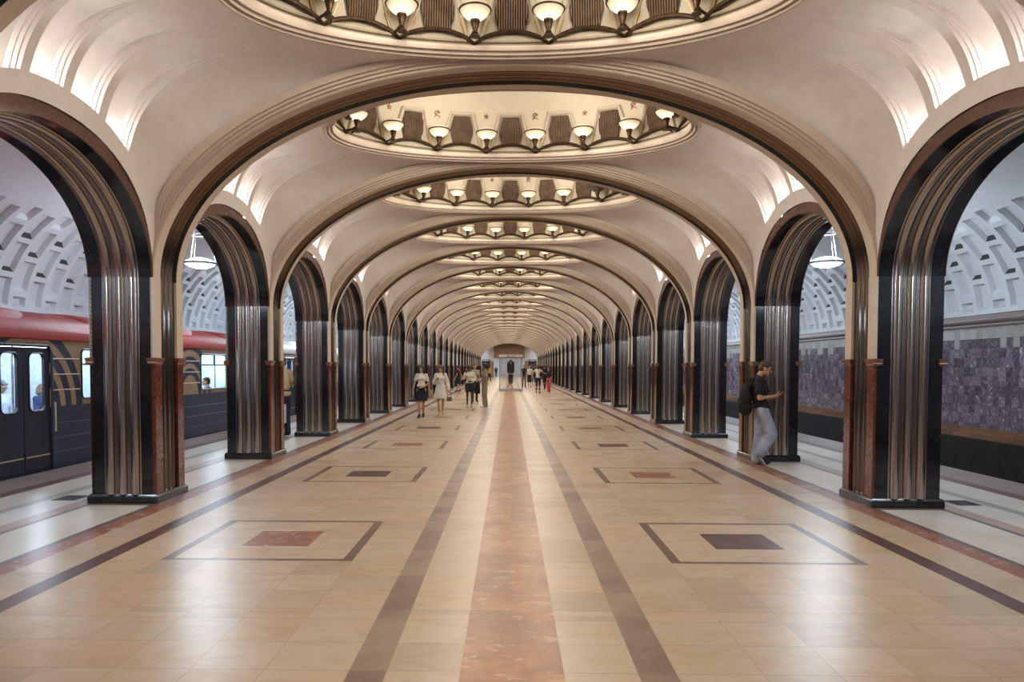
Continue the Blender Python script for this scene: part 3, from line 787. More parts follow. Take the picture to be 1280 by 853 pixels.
# ---- the man in a cream polo between the second and third train-side pillars
def polo_man():
    J = joints(1.92, False, head=(.0, -.05, 1.625), hpit=14, elR=(-.24, .02, 1.15), wrR=(-.17, -.18, 1.02), elL=(.24, .02, 1.15), wrL=(.20, -.10, .92), hdL=(-.1, -.5, -1), curl=.8)
    loc = (-5.455, 17.62, 0)
    b = person('man in cream polo shirt and cap half hidden behind second train-side pillar', loc, -118, J, 'warm', .009)
    blob('polo', top_items(J, .028, .62, .90, .018, .024), .011, cloth('b5a384'), b)
    blob('trousers', pant_items(J, .020, .034, .030, .98), .011, cloth('24273a'), b)
    for S_ in 'LR': shoe(J, S_, cloth('191a1f'), b, .008)
    hair_cap(J, M_HAIR['dark'], b, 'short'); face_bits(J, b)
    blob('cap', [('e', hp(J, 0, .012, .075), (.087, .098, .062)), ('c', hp(J, .03, -.10, .055), hp(J, -.03, -.10, .055), .016, .016)], .009, cloth('b9bcc4'), b)
    # paper bag
    root = empty('paper_bag', (-5.44, 17.28, .36), radians(20)); tag(root, 'white paper shopping bag carried by the man in cream polo', 'bag')
    m = MB(); m.grid([[(u, v, z) for u, v in ((-.14, -.06), (.14, -.06), (.14, .06), (.07, .045 if z > .2 else .06), (-.07, .045 if z > .2 else .06), (-.14, .06))] for z in (0, .2, .44)], closed_u=True); m.f.append((5, 4, 3, 2, 1, 0)); m.m.append(0)
    m.build('bag_body', cloth('b7aebb'), root, smooth=0)
    for y in (-.05, .045):
        m = MB(); m.tube([(-.06, y, .43), (-.05, y, .54), (.05, y, .54), (.06, y, .43)], .005, 6); m.build('handle', cloth('8f7fa0'), root)
polo_man()

# ---- passengers inside the carriage
def seated(label, loc, rz, skin, hair, style, top, hpit=0, hyaw=0, H=1.74, glasses=False):
    J = joints(H, False, pelvis=(0, 0, .58), waist=(0, .0, .72), chest=(0, .0, .91), neck=(0, .0, 1.085), head=(0, -.04, 1.24), shL=(.175, .0, 1.03), shR=(-.175, .0, 1.03),
               elL=(.22, -.04, .76), wrL=(.13, -.26, .70), elR=(-.22, -.04, .76), wrR=(-.13, -.26, .70), hdL=(-.3, -1, -.2), hdR=(.3, -1, -.2), pnL=(0, 0, -1), pnR=(0, 0, -1),
               hipL=(.09, -.02, .56), knL=(.11, -.44, .56), anL=(.11, -.42, .10), toL=(.12, -.58, .05), hipR=(-.09, -.02, .56), knR=(-.11, -.44, .56), anR=(-.11, -.42, .10), toR=(-.12, -.58, .05), hpit=hpit, hyaw=hyaw)
    b = person(label, loc, rz, J, skin, .014)
    blob('top', top_items(J, .022, 1.8, .96), .014, cloth(top), b); blob('trousers', pant_items(J, .014, .016, .016), .014, cloth('2b2d36'), b)
    for S_ in 'LR': shoe(J, S_, cloth('222226'), b, .012)
    hair_cap(J, M_HAIR[hair], b, style, .011); face_bits(J, b)
    if glasses:
        m = MB()
        m.tube([hp(J, -.082, .0, .0), hp(J, -.072, -.085, .004), hp(J, -.045, -.098, .004), hp(J, 0, -.10, .004), hp(J, .045, -.098, .004), hp(J, .072, -.085, .004), hp(J, .082, 0, .0)], .003, 6); m.build('spectacles', M_BLKP, b)
seated('seated train passenger with grey hair and glasses bending his head', (-9.72, 13.82, .07), 78, 'fair', 'grey', 'short', 'b9c4d2', 26, 0, 1.74, True)
seated('seated train passenger with curly fair hair behind the door glass', (-9.72, 15.05, .07), 84, 'fair', 'fairish', 'bob', '3a4a72', 10, 20, 1.62)
seated('seated train passenger with dark grey hair next to the curly head', (-9.72, 15.66, .07), 90, 'fair', 'grey', 'bob', '4a5a80', 0, 0, 1.60)
seated('seated train passenger with cropped brown hair in the far carriage window', (-8.0, 19.30, .06), -88, 'fair', 'brown', 'short', '8d949c', 0, 30)
# ================================================================== the hall
FIRST = -2                                    # pillars behind the camera that close the hall
V = Vector
# ---- floor, track beds, rails
f = MB(); f.box(-EDGE, EDGE, -7, ENDY + 8, -.25, 0); tag(f.build('floor', M_FLOOR, smooth=0), 'polished cream marble floor with inlaid bands and rectangles', kind='structure')
for s in (-1, 1):
    m = MB(); m.box(min(s * EDGE, s * XW), max(s * EDGE, s * XW), -7, ENDY, -1.35, -1.25)
    tag(m.build('floor', M_BED, smooth=0), 'dark track bed below the platform edge', kind='structure')
    m = MB(); m.box(min(s * (EDGE - .05), s * EDGE) - .002 * s, max(s * (EDGE - .05), s * EDGE) - .002 * s, -7, ENDY, -1.25, -.25)
    tag(m.build('wall_platform', M_BASE, smooth=0), kind='structure')

# ---- track walls with their courses
for s, nm in ((-1, 'wall_left'), (1, 'wall_right')):
    def bx(name, mat, x0, x1, z0, z1):
        m = MB(); a, b = sorted((s * x0, s * x1)); m.box(a, b, -7, ENDY, z0, z1)
        return tag(m.build(name, mat, smooth=0), kind='structure')
    bx(nm, M_TILE, XW, XW + .2, .34, 2.62)
    bx('baseboard' + nm[4:], M_BASE, XW - .05, XW + .2, -1.3, .085)
    bx('trim_1', M_COURSE, XW - .03, XW + .2, .085, .34)
    prof = [(.2, 2.60), (-.03, 2.60), (-.05, 2.64), (-.05, 2.67), (-.11, 2.70), (-.14, 2.75), (-.14, 2.78), (-.06, 2.80), (-.04, 2.87), (.2, 2.87)]
    m = MB(); m.sweep([(s * (XW + x), z) for x, z in prof], [(V((0, -7, 0)), V((1, 0, 0)), V((0, 0, 1))), (V((0, ENDY, 0)), V((1, 0, 0)), V((0, 0, 1)))])
    tag(m.build('trim_2', M_CORN, smooth=20), kind='structure')

# ---- arch curves over the arcade (y = along the hall from the bay's centre)
AH = PITCH / 2 - HD                           # half span 1.802
def z_out(y): return Z0 + 1.39 * max(0, 1 - abs(y / AH) ** 2.2) ** (1 / 2.2)
def z_in(y): return Z0 + 1.25 * max(0, 1 - (y / (AH - .005)) ** 2) ** .5

# ---- nave vault of one bay: sail surface, arcade wall, four light slots each side
OA, OB = 2.90, 1.72                           # outer edge of the oval opening
SLOTS = [(c - .245, c + .245) for c in (-.93, -.31, .31, .93)]
def vault_mesh():
    cols = []
    def lin(a, b, n): return [a + (b - a) * i / n for i in range(n)]
    ys = sorted(set([round(1.885 * sin(t * pi / 2 / 9), 4) for t in range(-9, 10)]))
    left = -1.885
    yl = []
    for (a, b) in SLOTS:
        if not yl: yl += [(-1.885 + (a + 1.885) * (1 - (1 - i / 22) ** 1.0), 0) for i in range(22)]
        else:
            p = yl[-1][0]; yl += [(p + (a - p) * i / 3, 0) for i in range(1, 3)]
        st = [(a, 0), (a + .002, .3), (a + .018, .3), (a + .020, .6), (a + .036, .6), (a + .038, 1)]
        yl += st + [(a + .038 + (b - a - .076) * i / 6, 1) for i in range(1, 6)]
        yl += [(2 * ((a + b) / 2) - y, d) for y, d in reversed(st)]
    p = yl[-1][0]; yl += [(p + (1.885 - p) * i / 22, 0) for i in range(1, 23)]
    NR = 34
    mb = MB()
    a, b = XN, 2.60
    for s in (-1, 1):
        rows = [[] for _ in range(NR + 4)]
        for y, df in yl:
            k = max(0.0, 1 - (y / 1.8) ** 2)
            n = 2.3 + 2.9 * k ** .75
            def pt(phi):
                c, q = cos(phi), sin(phi)
                return a * max(c, 0) ** (2 / n), Z0 + b * max(q, 0) ** (2 / n)
            def phi_z(z): return math.asin(min(1, max(0, (z - Z0) / b)) ** (n / 2))
            zb = z_out(y) + .0 if abs(y) < AH else Z0
            zs = zb + .21
            xe = OA * sqrt(1 - (y / OB) ** 2) if abs(y) < OB else 0.0
            p0, ps = phi_z(zb), phi_z(zs); pe = math.acos(min(1, (xe / a) ** (n / 2)))
            x, z = pt(p0); rows[0].append((s * x, y, z))
            x, z = pt((p0 + ps) / 2); rows[1].append((s * x, y, z))
            x, z = pt(ps); rows[2].append((s * x, y, z))
            rows[3].append((s * (x + .135 * df), y, z - .10 * df))
            for i in range(NR):
                t = i / (NR - 1)
                ph = ps + (pe - ps) * t
                x, z = pt(ph)
                q_ = min(1, max(0, (t - .16) / .62)); d = .135 * (1 - q_ * q_ * (3 - 2 * q_)) * df
                e = 1e-3; x1, z1 = pt(ph + e); x0, z0 = pt(max(ph - e, 1e-5))
                tx, tz = x1 - x0, z1 - z0; L = hypot(tx, tz) or 1
                rows[4 + i].append((s * (x + tz / L * d), y, z - tx / L * d))
        mb.grid(rows)
    return mb.mesh('ceiling', M_CEIL, smooth=32)
VAULT = vault_mesh()
BAYS = list(range(FIRST, LAST))
for k in BAYS:
    o = link('ceiling', VAULT, None, (0, BY(k), 0)); tag(o, kind='structure')

# ---- aisle vault of one bay with staggered coffers over the track
def aisle_mesh(coffers):
    mb = MB()
    N = 8; cw = PITCH / N; rib = .15
    pat = [[(.03, .13), (.18, .46), (.51, .78), (.83, .99)], [(.03, .29), (.34, .62), (.67, .94)]]
    cols = []
    e = .03
    for c in range(N):
        y0 = -PITCH / 2 + c * cw
        cols += [(y0, None), (y0 + rib / 2, None), (y0 + rib / 2 + e, c % 2), (y0 + cw / 2, c % 2), (y0 + cw - rib / 2 - e, c % 2), (y0 + cw - rib / 2, None)]
    cols.append((PITCH / 2, None))
    th = set([0, .02])
    for p in pat:
        for a, b in p: th |= {a, a + .03, b - .022, b}
    th |= {i / 24 for i in range(25)} | {1.0}
    th = sorted(th)
    T0, T1 = radians(2), radians(56)
    def outer(t, d):          # t 0..1 in the coffer zone
        A = T0 + (T1 - T0) * t
        return 7.9 + (2.7 + d) * cos(A), 2.80 + (2.5 + d) * sin(A)
    rows = []
    inner = []
    for i in range(4): inner.append(('w', i / 4))
    for i in range(9): inner.append(('q', i / 8))
    info = []
    for kind, t in inner:
        r = []
        for y, c in cols:
            zb = z_out(y) if abs(y) < AH else Z0 - .03
            if kind == 'w': r.append((XO, y, zb + (4.36 - zb) * t))
            else: r.append((7.9 - (7.9 - XO) * cos(t * pi / 2), y, 4.36 + .94 * sin(t * pi / 2)))
        rows.append(r); info.append(None)
    for i in range(1, 8):
        A = pi / 2 + (T1 - pi / 2) * i / 7
        rows.append([(7.9 + 2.7 * cos(A), y, 2.80 + 2.5 * sin(A)) for y, c in cols]); info.append(None)
    for t in reversed(th):
        r = []
        for y, c in cols:
            d = 0
            if coffers and c is not None:
                for a, b in pat[c]:
                    if a + .028 <= t <= b - .021: d = .11
            x, z = outer(t, d); r.append((x, y, z))
        rows.append(r); info.append(t)
    def mif(i, j):
        if not coffers: return 0
        if info[i] is None or i + 1 >= len(info) or info[i + 1] is None: return 0
        c = cols[j][1]
        if c is None or cols[j + 1][1] is None: return 0
        for q, (a, b) in enumerate(pat[c]):
            if abs(info[i + 1] - a) < 1e-6 and abs(info[i] - a - .03) < 1e-6: return 1
        return 0
    mb.grid(rows, mif=mif)
    return mb.mesh('ceiling', [M_AISLE, M_VENT], smooth=25)
AIS1, AIS0 = aisle_mesh(True), aisle_mesh(False)
for k in BAYS:
    for s in (1, -1):
        o = link('ceiling', AIS1 if -1 <= k < 9 else AIS0, None, (0, BY(k), 0))
        if s < 0: o.rotation_euler = (0, 0, pi)
        tag(o, kind='structure')

# ---- flute profiles
def flutes(w0, w1, spec, base=0.0):
    """spec: list of (relative width, height); each a half-round"""
    tot = sum(a for a, h in spec); u = w0; P = [(w0, base)]
    for a, h in spec:
        du = (w1 - w0) * a / tot
        n = 8 if h > .02 else 5
        for i in range(1, n + 1):
            t = i / n
            P.append((u + du * (1 - cos(pi * t)) / 2, base + h * sin(pi * t)))
        u += du
    return P
SPEC = [(.022, .012), (.118, .052), (.024, .014), (.024, .014), (.118, .052), (.024, .014), (.024, .014), (.118, .052), (.022, .012)]
SPECN = [(.03, .012), (.085, .030), (.03, .014), (.085, .030), (.03, .014), (.085, .030), (.03, .012)]

# ---- one pillar, local x across the hall (nave face at -x), local y along it
def make_pillar(detail):
    hw = (XO - XN) / 2
    root = empty('pillar')
    m = MB(); o_ = .042
    m.sweep([(-hw - o_, -HD - o_), (hw + o_, -HD - o_), (hw + o_, HD + o_), (-hw - o_, HD + o_)],
            [(V((0, 0, z)), V((1, 0, 0)) * k, V((0, 1, 0)) * k) for z, k in ((0, 1), (.085, 1), (.098, .975), (.110, .955))])
    m.build('plinth', M_BLACK, root)
    m = MB(); m.box(-hw + .012, hw, -HD, HD, .105, Z0); m.build('black_pier', M_BLACK, root, smooth=0)
    for d in (-1, 1):
        P = flutes(-hw + .165, hw - .165, SPEC)
        P = P + [(hw - .165, -.004), (-hw + .165, -.004)]
        m = MB(); m.sweep(P, [(V((0, d * HD, z)), V((1, 0, 0)), V((0, d, 0))) for z in (.112, Z0)]); m.build('fluted_steel_panel', M_STEEL, root)
    P = flutes(-.205, .205, SPECN)
    for sx, nm in ((-1, 'steel_channel'), (1, 'steel_channel')):
        m = MB(); m.sweep([(u, w) for u, w in P] + [(.205, -.03), (-.205, -.03)], [(V((sx * (hw - (.030 if sx > 0 else .025)), 0, z)), V((0, 1, 0)), V((sx, 0, 0))) for z in (.112, Z0)]); m.build(nm, M_STEELR, root)
    for y0, y1 in ((-HD, -.215), (.215, HD)):
        for sx in (-1, 1):
            a, b = sorted((sx * (hw - .03), sx * (hw + (.02 if sx < 0 else .003))))
            m = MB(); m.box(a, b, y0 + .004, y1 - .0, .112, 1.73); m.build('red_marble_strip', M_RED, root, smooth=0)
            m = MB(); m.box(a, b, y0 + .004, y1, 1.80, Z0); m.build('cream_strip', M_RIB, root, smooth=0)
            m = MB(); yc = (y0 + y1) / 2; yw = (y1 - y0) / 2
            rows = [[(sx * (hw + x), yc + y * (yw + o), z) for x, y in ((-.03, -1), ((.02 if sx < 0 else .003) + o, -1), ((.02 if sx < 0 else .003) + o, 1), (-.03, 1))] for z, o in ((1.712, .002), (1.725, .012), (1.735, .006), (1.752, .014), (1.775, .026), (1.79, .030), (1.803, .030))]
            m.grid(rows, closed_u=True); m.f += [(3, 2, 1, 0), (len(m.v) - 4, len(m.v) - 3, len(m.v) - 2, len(m.v) - 1)]; m.m += [0, 0]
            m.build('capital', M_CAP, root, smooth=0)
    for sx in (-1, 1):
        for d in (-1, 1):
            m = MB(); x = sx * (hw - .01)
            rows = [[(x + u * (.042 + o), d * (HD + .004) + v * (.030 + o), z) for u, v in ((-1, -1), (1, -1), (1, 1), (-1, 1))] for z, o in ((1.722, .0), (1.74, .008), (1.755, .002), (1.775, .010), (1.80, .012))]
            m.grid(rows, closed_u=True); m.f += [(3, 2, 1, 0), (len(m.v) - 4, len(m.v) - 3, len(m.v) - 2, len(m.v) - 1)]; m.m += [0, 0]
            m.build('corner_capital', M_CAP, root, smooth=0)
    return root
pil = make_pillar(True)
used = False
for k in range(FIRST, LAST + 1):
    for s, side in ((-1, 'train side'), (1, 'empty-track side')):
        loc = (s * XC, PY(k), 0); rz = 0 if s > 0 else pi
        if not used: o = pil; o.location = loc; o.rotation_euler = (0, 0, rz); used = True
        else: o = clone(pil, None, loc, rz)
        if k >= 1: tag(o, f'{ORD[k]} black marble pillar with fluted steel, counted from near end of {side}', 'pillar', f'pillars along the {side}', 'thing')
        else: tag(o, kind='structure')

# ---- arcade arch over one bay
def make_arcade():
    root = empty('arcade_arch')
    hw = (XO - XN) / 2
    n = 40
    A, B = AH - .005, 1.25
    fr = []
    for i in range(n + 1):
        t = pi * i / n
        o = V((0, -A * cos(t), Z0 + B * sin(t))); w = V((0, -cos(t) / A, sin(t) / B)).normalized()
        fr.append((o, V((1, 0, 0)), w))
    inw = [(o, U, -W) for o, U, W in fr]
    m = MB(); m.sweep([(-hw + .006, 0), (-hw + .165, 0), (-hw + .165, .004), (-hw + .006, .004)], fr); m.build('black_edge_band', M_BLACK, root)
    m = MB(); m.sweep([(hw - .165, 0), (hw + .004, 0), (hw + .004, .004), (hw - .165, .004)], fr); m.build('black_edge_band', M_BLACK, root)
    P = flutes(-hw + .165, hw - .165, SPEC)
    m = MB(); m.sweep(P + [(hw - .165, -.03), (-hw + .165, -.03)], inw); m.build('fluted_steel_soffit', M_STEEL, root)
    # tapering brown face towards the nave and the aisle
    for sx in (-1, 1):
        rows = []
        for i in range(n + 1):
            y = -AH * .9985 * cos(pi * i / n)
            zi = z_in(y * .999); zo = max(z_out(y * .9995) + .004, zi + .004)
            x0, x1 = sx * (hw - .012), sx * (hw + .014)
            rows.append([(x0, y, zi), (x1, y, zi), (x1, y, zo), (x0, y, zo)])
        m = MB(); m.grid(rows, closed_u=True); m.f += [(0, 1, 2, 3), tuple(len(m.v) - 1 - q for q in range(4))]; m.m += [0, 0]
        m.build('brown_marble_frame', M_BROWN, root)
    return root
arc = make_arcade(); used = False
for k in range(FIRST, LAST):
    for s, side in ((-1, 'train side'), (1, 'empty-track side')):
        loc = (s * XC, BY(k), 0); rz = 0 if s > 0 else pi
        if not used: o = arc; o.location = loc; o.rotation_euler = (0, 0, rz); used = True
        else: o = clone(arc, None, loc, rz)
        if k >= 0: tag(o, f'{ORD[k + 1]} dark fluted arch between pillars, counted from near end of {side}', 'arch', f'arcade arches along the {side}', 'thing')
        else: tag(o, kind='structure')

# ---- transverse rib: cream, stepped outside, with a sunken fluted channel
def make_rib():
    root = empty('ceiling_arch')
    a, b = XN - .02, 2.53; n = 64
    fr = []
    for i in range(n + 1):
        t = pi * i / n
        fr.append((V((-a * cos(t), 0, Z0 + b * sin(t))), V((0, 1, 0)), V((-cos(t) / a, 0, sin(t) / b)).normalized()))
    rows = []
    for o, U, W in fr:
        # the three outer steps run out towards the springing
        k = min(1, max(0, (o.z - Z0 - .42) / .5)); k = k * k * (3 - 2 * k)
        H = [(-.225, 0), (-.225, .055), (.225, .055), (.225, 0), (.375, 0), (HD, .012), (HD, .02 + .018 * k), (HD + .012 * k, .02 + .045 * k), (HD + .020 * k, .02 + .012 * k), (HD + .034 * k, .02 + .014 * k), (HD + .034 * k, .02 + .052 * k), (HD + .046 * k, .02 + .080 * k), (HD + .054 * k, .02 + .046 * k), (HD + .066 * k, .02 + .048 * k), (HD + .066 * k, .02 + .086 * k), (HD + .078 * k, .02 + .112 * k), (HD + .086 * k, .02 + .080 * k), (HD + .096 * k, .02 + .084 * k), (HD + .096 * k, .08 + .05 * k + .07 * k * sin(2 * math.asin(min(1, max(0, (o.z - Z0) / b)))))]
        Lf = [(-u, w) for u, w in reversed(H[4:])]
        rows.append([tuple(o + U * u + W * w) for u, w in Lf + H])
    m = MB(); m.grid(rows, closed_u=True); m.build('cream_moulded_rib', M_RIB, root, smooth=25)
    P = flutes(-.195, .195, SPECN)
    m = MB(); m.sweep([(-.223, .004), (-.195, .050)] + [(u, .050 - w) for u, w in P] + [(.195, .050), (.223, .004), (.223, .07), (-.223, .07)], fr)
    for i, f_ in enumerate(m.f):
        j = i % (len(P) + 6)
        if j in (0, len(P) + 2): m.m[i] = 1
    m.build('steel_channel', [M_STEELR, M_BLACK], root)
    return root
rib = make_rib(); used = False
for k in range(FIRST, LAST + 1):
    if not used: o = rib; o.location = (0, PY(k), 0); used = True
    else: o = clone(rib, None, (0, PY(k), 0))
    if k >= 0: tag(o, f'{ORD[k + 1]} cream arch across the hall from near end, dark steel channel beneath', 'arch', 'cream arches across the hall', 'thing')
    else: tag(o, kind='structure')

# ================================================================== oval domes
NU = 16
TAB = []
_n = 2000; _p = None; _s = 0
for i in range(_n + 1):
    t = 2 * pi * i / _n + pi / 2
    q = (2.77 * cos(t), 1.60 * sin(t))
    if _p: _s += hypot(q[0] - _p[0], q[1] - _p[1])
    TAB.append((_s, t)); _p = q
PER = _s; US = PER / NU
import bisect
_S = [a for a, b in TAB]
def theta(s):
    s %= PER; i = min(max(bisect.bisect_left(_S, s), 1), _n)
    (a, t0), (b, t1) = TAB[i - 1], TAB[i]
    return t0 + (t1 - t0) * ((s - a) / (b - a) if b > a else 0)
def wp(s, z, inset=0.0):
    """point on the drum wall: s metres along it from the far middle, z up, inset towards the middle"""
    t = theta(s); k = (z - 5.46) * .10
    a, b = 2.81 - k - inset, 1.64 - k - inset
    return (a * cos(t), b * sin(t), z)

def far_units(): return [u for u in range(NU) if sin(theta(u * US)) > -.12]

def make_dome(level):
    root = empty('oval_dome')
    # stepped rim moulding round the opening
    prof = [(.15, 5.405), (.15, 5.345), (.112, 5.340), (.103, 5.362), (.095, 5.384), (.087, 5.366), (.060, 5.364), (.052, 5.388), (.044, 5.410), (.036, 5.394), (.010, 5.396), (.0, 5.408), (-.005, 5.436), (.004, 5.452), (.07, 5.456)]
    def dz(t, o, z):
        x, y = OA * cos(t), OB * sin(t); k = max(0.0, 1 - (y / 1.8) ** 2); n_ = 2.3 + 2.9 * k ** .75
        zv = Z0 + 2.60 * max(0, 1 - abs(x / XN) ** n_) ** (1 / n_)
        return (zv - 5.388) * min(1, max(0, (5.44 - z) / .04)) if o > -.1 else 0
    rows = []
    n = 96
    for i in range(n):
        t = 2 * pi * i / n
        rows.append([((2.745 + o) * cos(t), (1.575 + o) * sin(t), z + dz(t, o, z)) for o, z in prof])
    m = MB(); m.grid(rows, closed_u=True, closed_v=True); m.build('rim_moulding', M_MOULD, root, smooth=35)
    rows = []
    for A, B, z in ((2.755, 1.585, 5.453), (2.81, 1.64, 5.454), (2.81, 1.64, 5.46), (2.77, 1.60, 5.86), (2.74, 1.57, 6.16), (2.67, 1.51, 6.30), (2.5, 1.4, 6.46), (2.1, 1.15, 6.62), (1.5, .82, 6.74), (.8, .44, 6.80), (.02, .01, 6.82)):
        rows.append([(A * cos(2 * pi * i / n), B * sin(2 * pi * i / n), z) for i in range(n)])
    m = MB(); m.grid(rows, closed_u=True); m.build('drum', M_DOME, root, smooth=50)
    # wavy bronze garland from lamp to lamp
    pts = []
    for i in range(NU * 12):
        s = i * PER / (NU * 12); ph = (s / US) % 1.0
        c = abs(cos(pi * ph)); pts.append(wp(s, 5.475 + .145 * c ** .75, .045))
    m = MB(); m.tube(pts, .026, 8, loop=True); m.build('garland', M_BRONZE, root)
    if level < 1: return root
    for u in far_units():
        s0 = u * US
        # cream trapezoid frame
        def zz(s, z, d): return wp(s0 + s, z, d)
        N = 10
        def bar(m, pa, pb, w, d):
            # a flat bar from (s,z) to (s,z), width w across in the wall's plane
            (sa, za), (sb, zb) = pa, pb
            L = hypot(sb - sa, zb - za); nx, nz = -(zb - za) / L * w, (sb - sa) / L * w
            rows = []
            for i in range(N + 1):
                t = i / N; s, z = sa + (sb - sa) * t, za + (zb - za) * t
                rows.append([zz(s - nx, z - nz, -.01), zz(s - nx, z - nz, d), zz(s + nx, z + nz, d), zz(s + nx, z + nz, -.01)])
            b = len(m.v); m.grid(rows, closed_u=True)
        o1 = [(-.385, 5.50), (.385, 5.50), (.205, 6.15), (-.205, 6.15)]
        fw = .028
        m = MB(); prof = [(0, -.01), (0, .040), (.020, .052), (.040, .040), (.052, .020), (.052, -.01)]
        loop = []
        cs = (0, 5.83)
        seg = 10
        for e in range(4):
            (sa, za), (sb, zb) = o1[e], o1[(e + 1) % 4]
            for i in range(seg): loop.append((sa + (sb - sa) * i / seg, za + (zb - za) * i / seg))
        rows = []
        for (s, z) in loop:
            L = hypot(s - cs[0], z - cs[1])
            rows.append([zz(s + (cs[0] - s) / L * o, z + (cs[1] - z) / L * o, d) for o, d in prof])
        m.grid(rows, closed_u=True, closed_v=True)
        fr = m.build('panel_frame', M_DOME, root, smooth=30)
        # barrel shaped grille of upright fins, one folded sheet
        fins = 13; rows_b = []; 
        m = MB(); cols = []
        for i in range(fins * 4 + 1):
            q = i / (fins * 4); x = -.19 + .38 * q; ph = i % 4
            dep = (.006, .046, .052, .046)[ph]
            ax = abs(x)
            hh = .235 if ax < .145 else .235 - (ax - .145) / .045 * .21
            cols.append([zz(x, 5.845 - hh, dep), zz(x, 5.845, dep + .004), zz(x, 5.845 + hh, dep)])
        m.grid(cols)
        g = m.build('grille', M_GRILLE, root, smooth=20)
        m = MB(); m.plate([(-.145, -.24), (.145, -.24), (.20, -.03), (.20, .03), (.145, .24), (-.145, .24), (-.20, .03), (-.20, -.03)], [], lambda a_, b_, t: zz(a_, 5.845 + b_, .002 + t), .008)
        m.build('grille_shade_back', M_RING, g, smooth=0)  # black plate puts the shade of the deep gaps between fins into colour
        # gilded slips either side of each lamp
        for sd in (-1, 1):
            m = MB(); bar(m, (sd * (US / 2 - .07), 5.50), (sd * (US / 2 - .165), 5.74), .010, .03); m.build('gilded_slip', M_GILT, root)
        if level >= 2:
            ec = s0 + US / 2
            def ez(s, z, d): return wp(ec + s, z, d)
            if u % 2 == 0:
                P = [((.052 if i % 2 == 0 else .021) * sin(pi * i / 5), (.052 if i % 2 == 0 else .021) * cos(pi * i / 5)) for i in range(10)]
                m = MB(); m.plate(P, [], lambda a_, b_, t: ez(a_, 6.10 + b_, t), .014); m.build('star_emblem', M_EMB, root, smooth=0)
            else:
                m = MB()
                # sickle: crescent blade and handle; hammer crossing it
                P = []
                for i in range(15): a_ = radians(-120 + 235 * i / 14); P.append((.005 + .045 * cos(a_), .012 + .045 * sin(a_)))
                for i in range(15): a_ = radians(115 - 235 * i / 14); r = .045 - .014 * sin(pi * (14 - i) / 14) - .003; P.append((.005 + r * cos(a_) - .003 * sin(pi * i / 14), .012 + r * sin(a_)))
                m.plate(P, [], lambda a_, b_, t: ez(a_, 6.10 + b_, t), .012)
                def quad(x0, z0_, x1, z1_, w):
                    L = hypot(x1 - x0, z1_ - z0_); nx, nz = -(z1_ - z0_) / L * w, (x1 - x0) / L * w
                    return [(x0 - nx, z0_ - nz), (x1 - nx, z1_ - nz), (x1 + nx, z1_ + nz), (x0 + nx, z0_ + nz)]
                m.plate(quad(-.020, -.026, -.045, -.056, .007), [], lambda a_, b_, t: ez(a_, 6.10 + b_, t), .012)
                m.plate(quad(.046, -.056, -.018, .028, .006), [], lambda a_, b_, t: ez(a_, 6.10 + b_, .003 + t), .012)
                m.plate(quad(-.040, .016, .006, .048, .012), [], lambda a_, b_, t: ez(a_, 6.10 + b_, .003 + t), .014)
                m.build('hammer_and_sickle_emblem', M_EMB, root, smooth=0)
    return root
domes = {}
for lv, ks in ((2, [0, 1, 2]), (1, [3, 4, 5, 6, 7]), (0, list(range(8, LAST)) + [-1, -2])):
    base = make_dome(lv)
    for i, k in enumerate(ks):
        o = base if i == 0 else clone(base, None, (0, BY(k), 0))
        o.location = (0, BY(k), 0)
        if k >= 0: tag(o, f'{ORD[k + 1]} oval ceiling dome from near end with moulded rim and garland', 'dome', 'oval domes down the ceiling', 'thing')
        else: tag(o, kind='structure')
# ================================================================== bowl lamps standing on the rim of every dome
def make_lamp(lit=True):
    root = empty('bowl_lamp')
    m = MB()
    m.lathe([(.001, 0), (.055, 0), (.058, .010), (.036, .022), (.024, .040), (.030, .052), (.024, .062), (.030, .085), (.040, .12), (.050, .165), (.056, .172), (.056, .19), (.001, .19)], 18)
    m.build('socket', M_BRONZE, root)
    m = MB()
    # scrolled foot: two leafy arms meeting under the socket
    for x in (-.065, .065):
        m = MB(); m.tube([(x * 1.2, .178, .022), (x * 1.1, .15, .030), (x * .85, .105, .038), (x * .5, .06, .052), (0, .005, .085)], [.010, .016, .017, .015, .020], 8); m.build('bracket_arm', M_BRONZE, root)
    m = MB()
    m.lathe([(.045, .186), (.075, .198), (.115, .225), (.150, .258), (.172, .292), (.178, .302), (.172, .318), (.145, .348), (.100, .374), (.050, .388), (.001, .392)], 28)
    m.build('bowl', M_BOWL if lit else M_BOWL_OFF, root)
    m = MB(); m.tube([(.180 * cos(2 * pi * i / 32), .180 * sin(2 * pi * i / 32), .302) for i in range(32)], .0105, 8, loop=True); m.build('ring', M_RING, root)
    return root
LAMP = make_lamp(True); DARK = make_lamp(False)
def lamp_spot(k, u):
    s = (u + .5) * US; t = theta(s)
    nx, ny = cos(t) / 2.81, sin(t) / 1.64; L = hypot(nx, ny)
    x, y = 2.81 * cos(t) - nx / L * .27, 1.64 * sin(t) - ny / L * .27
    return (x, BY(k) + y, 5.455), atan2(ny, nx) - pi / 2
usedl = False
lampcount = 0
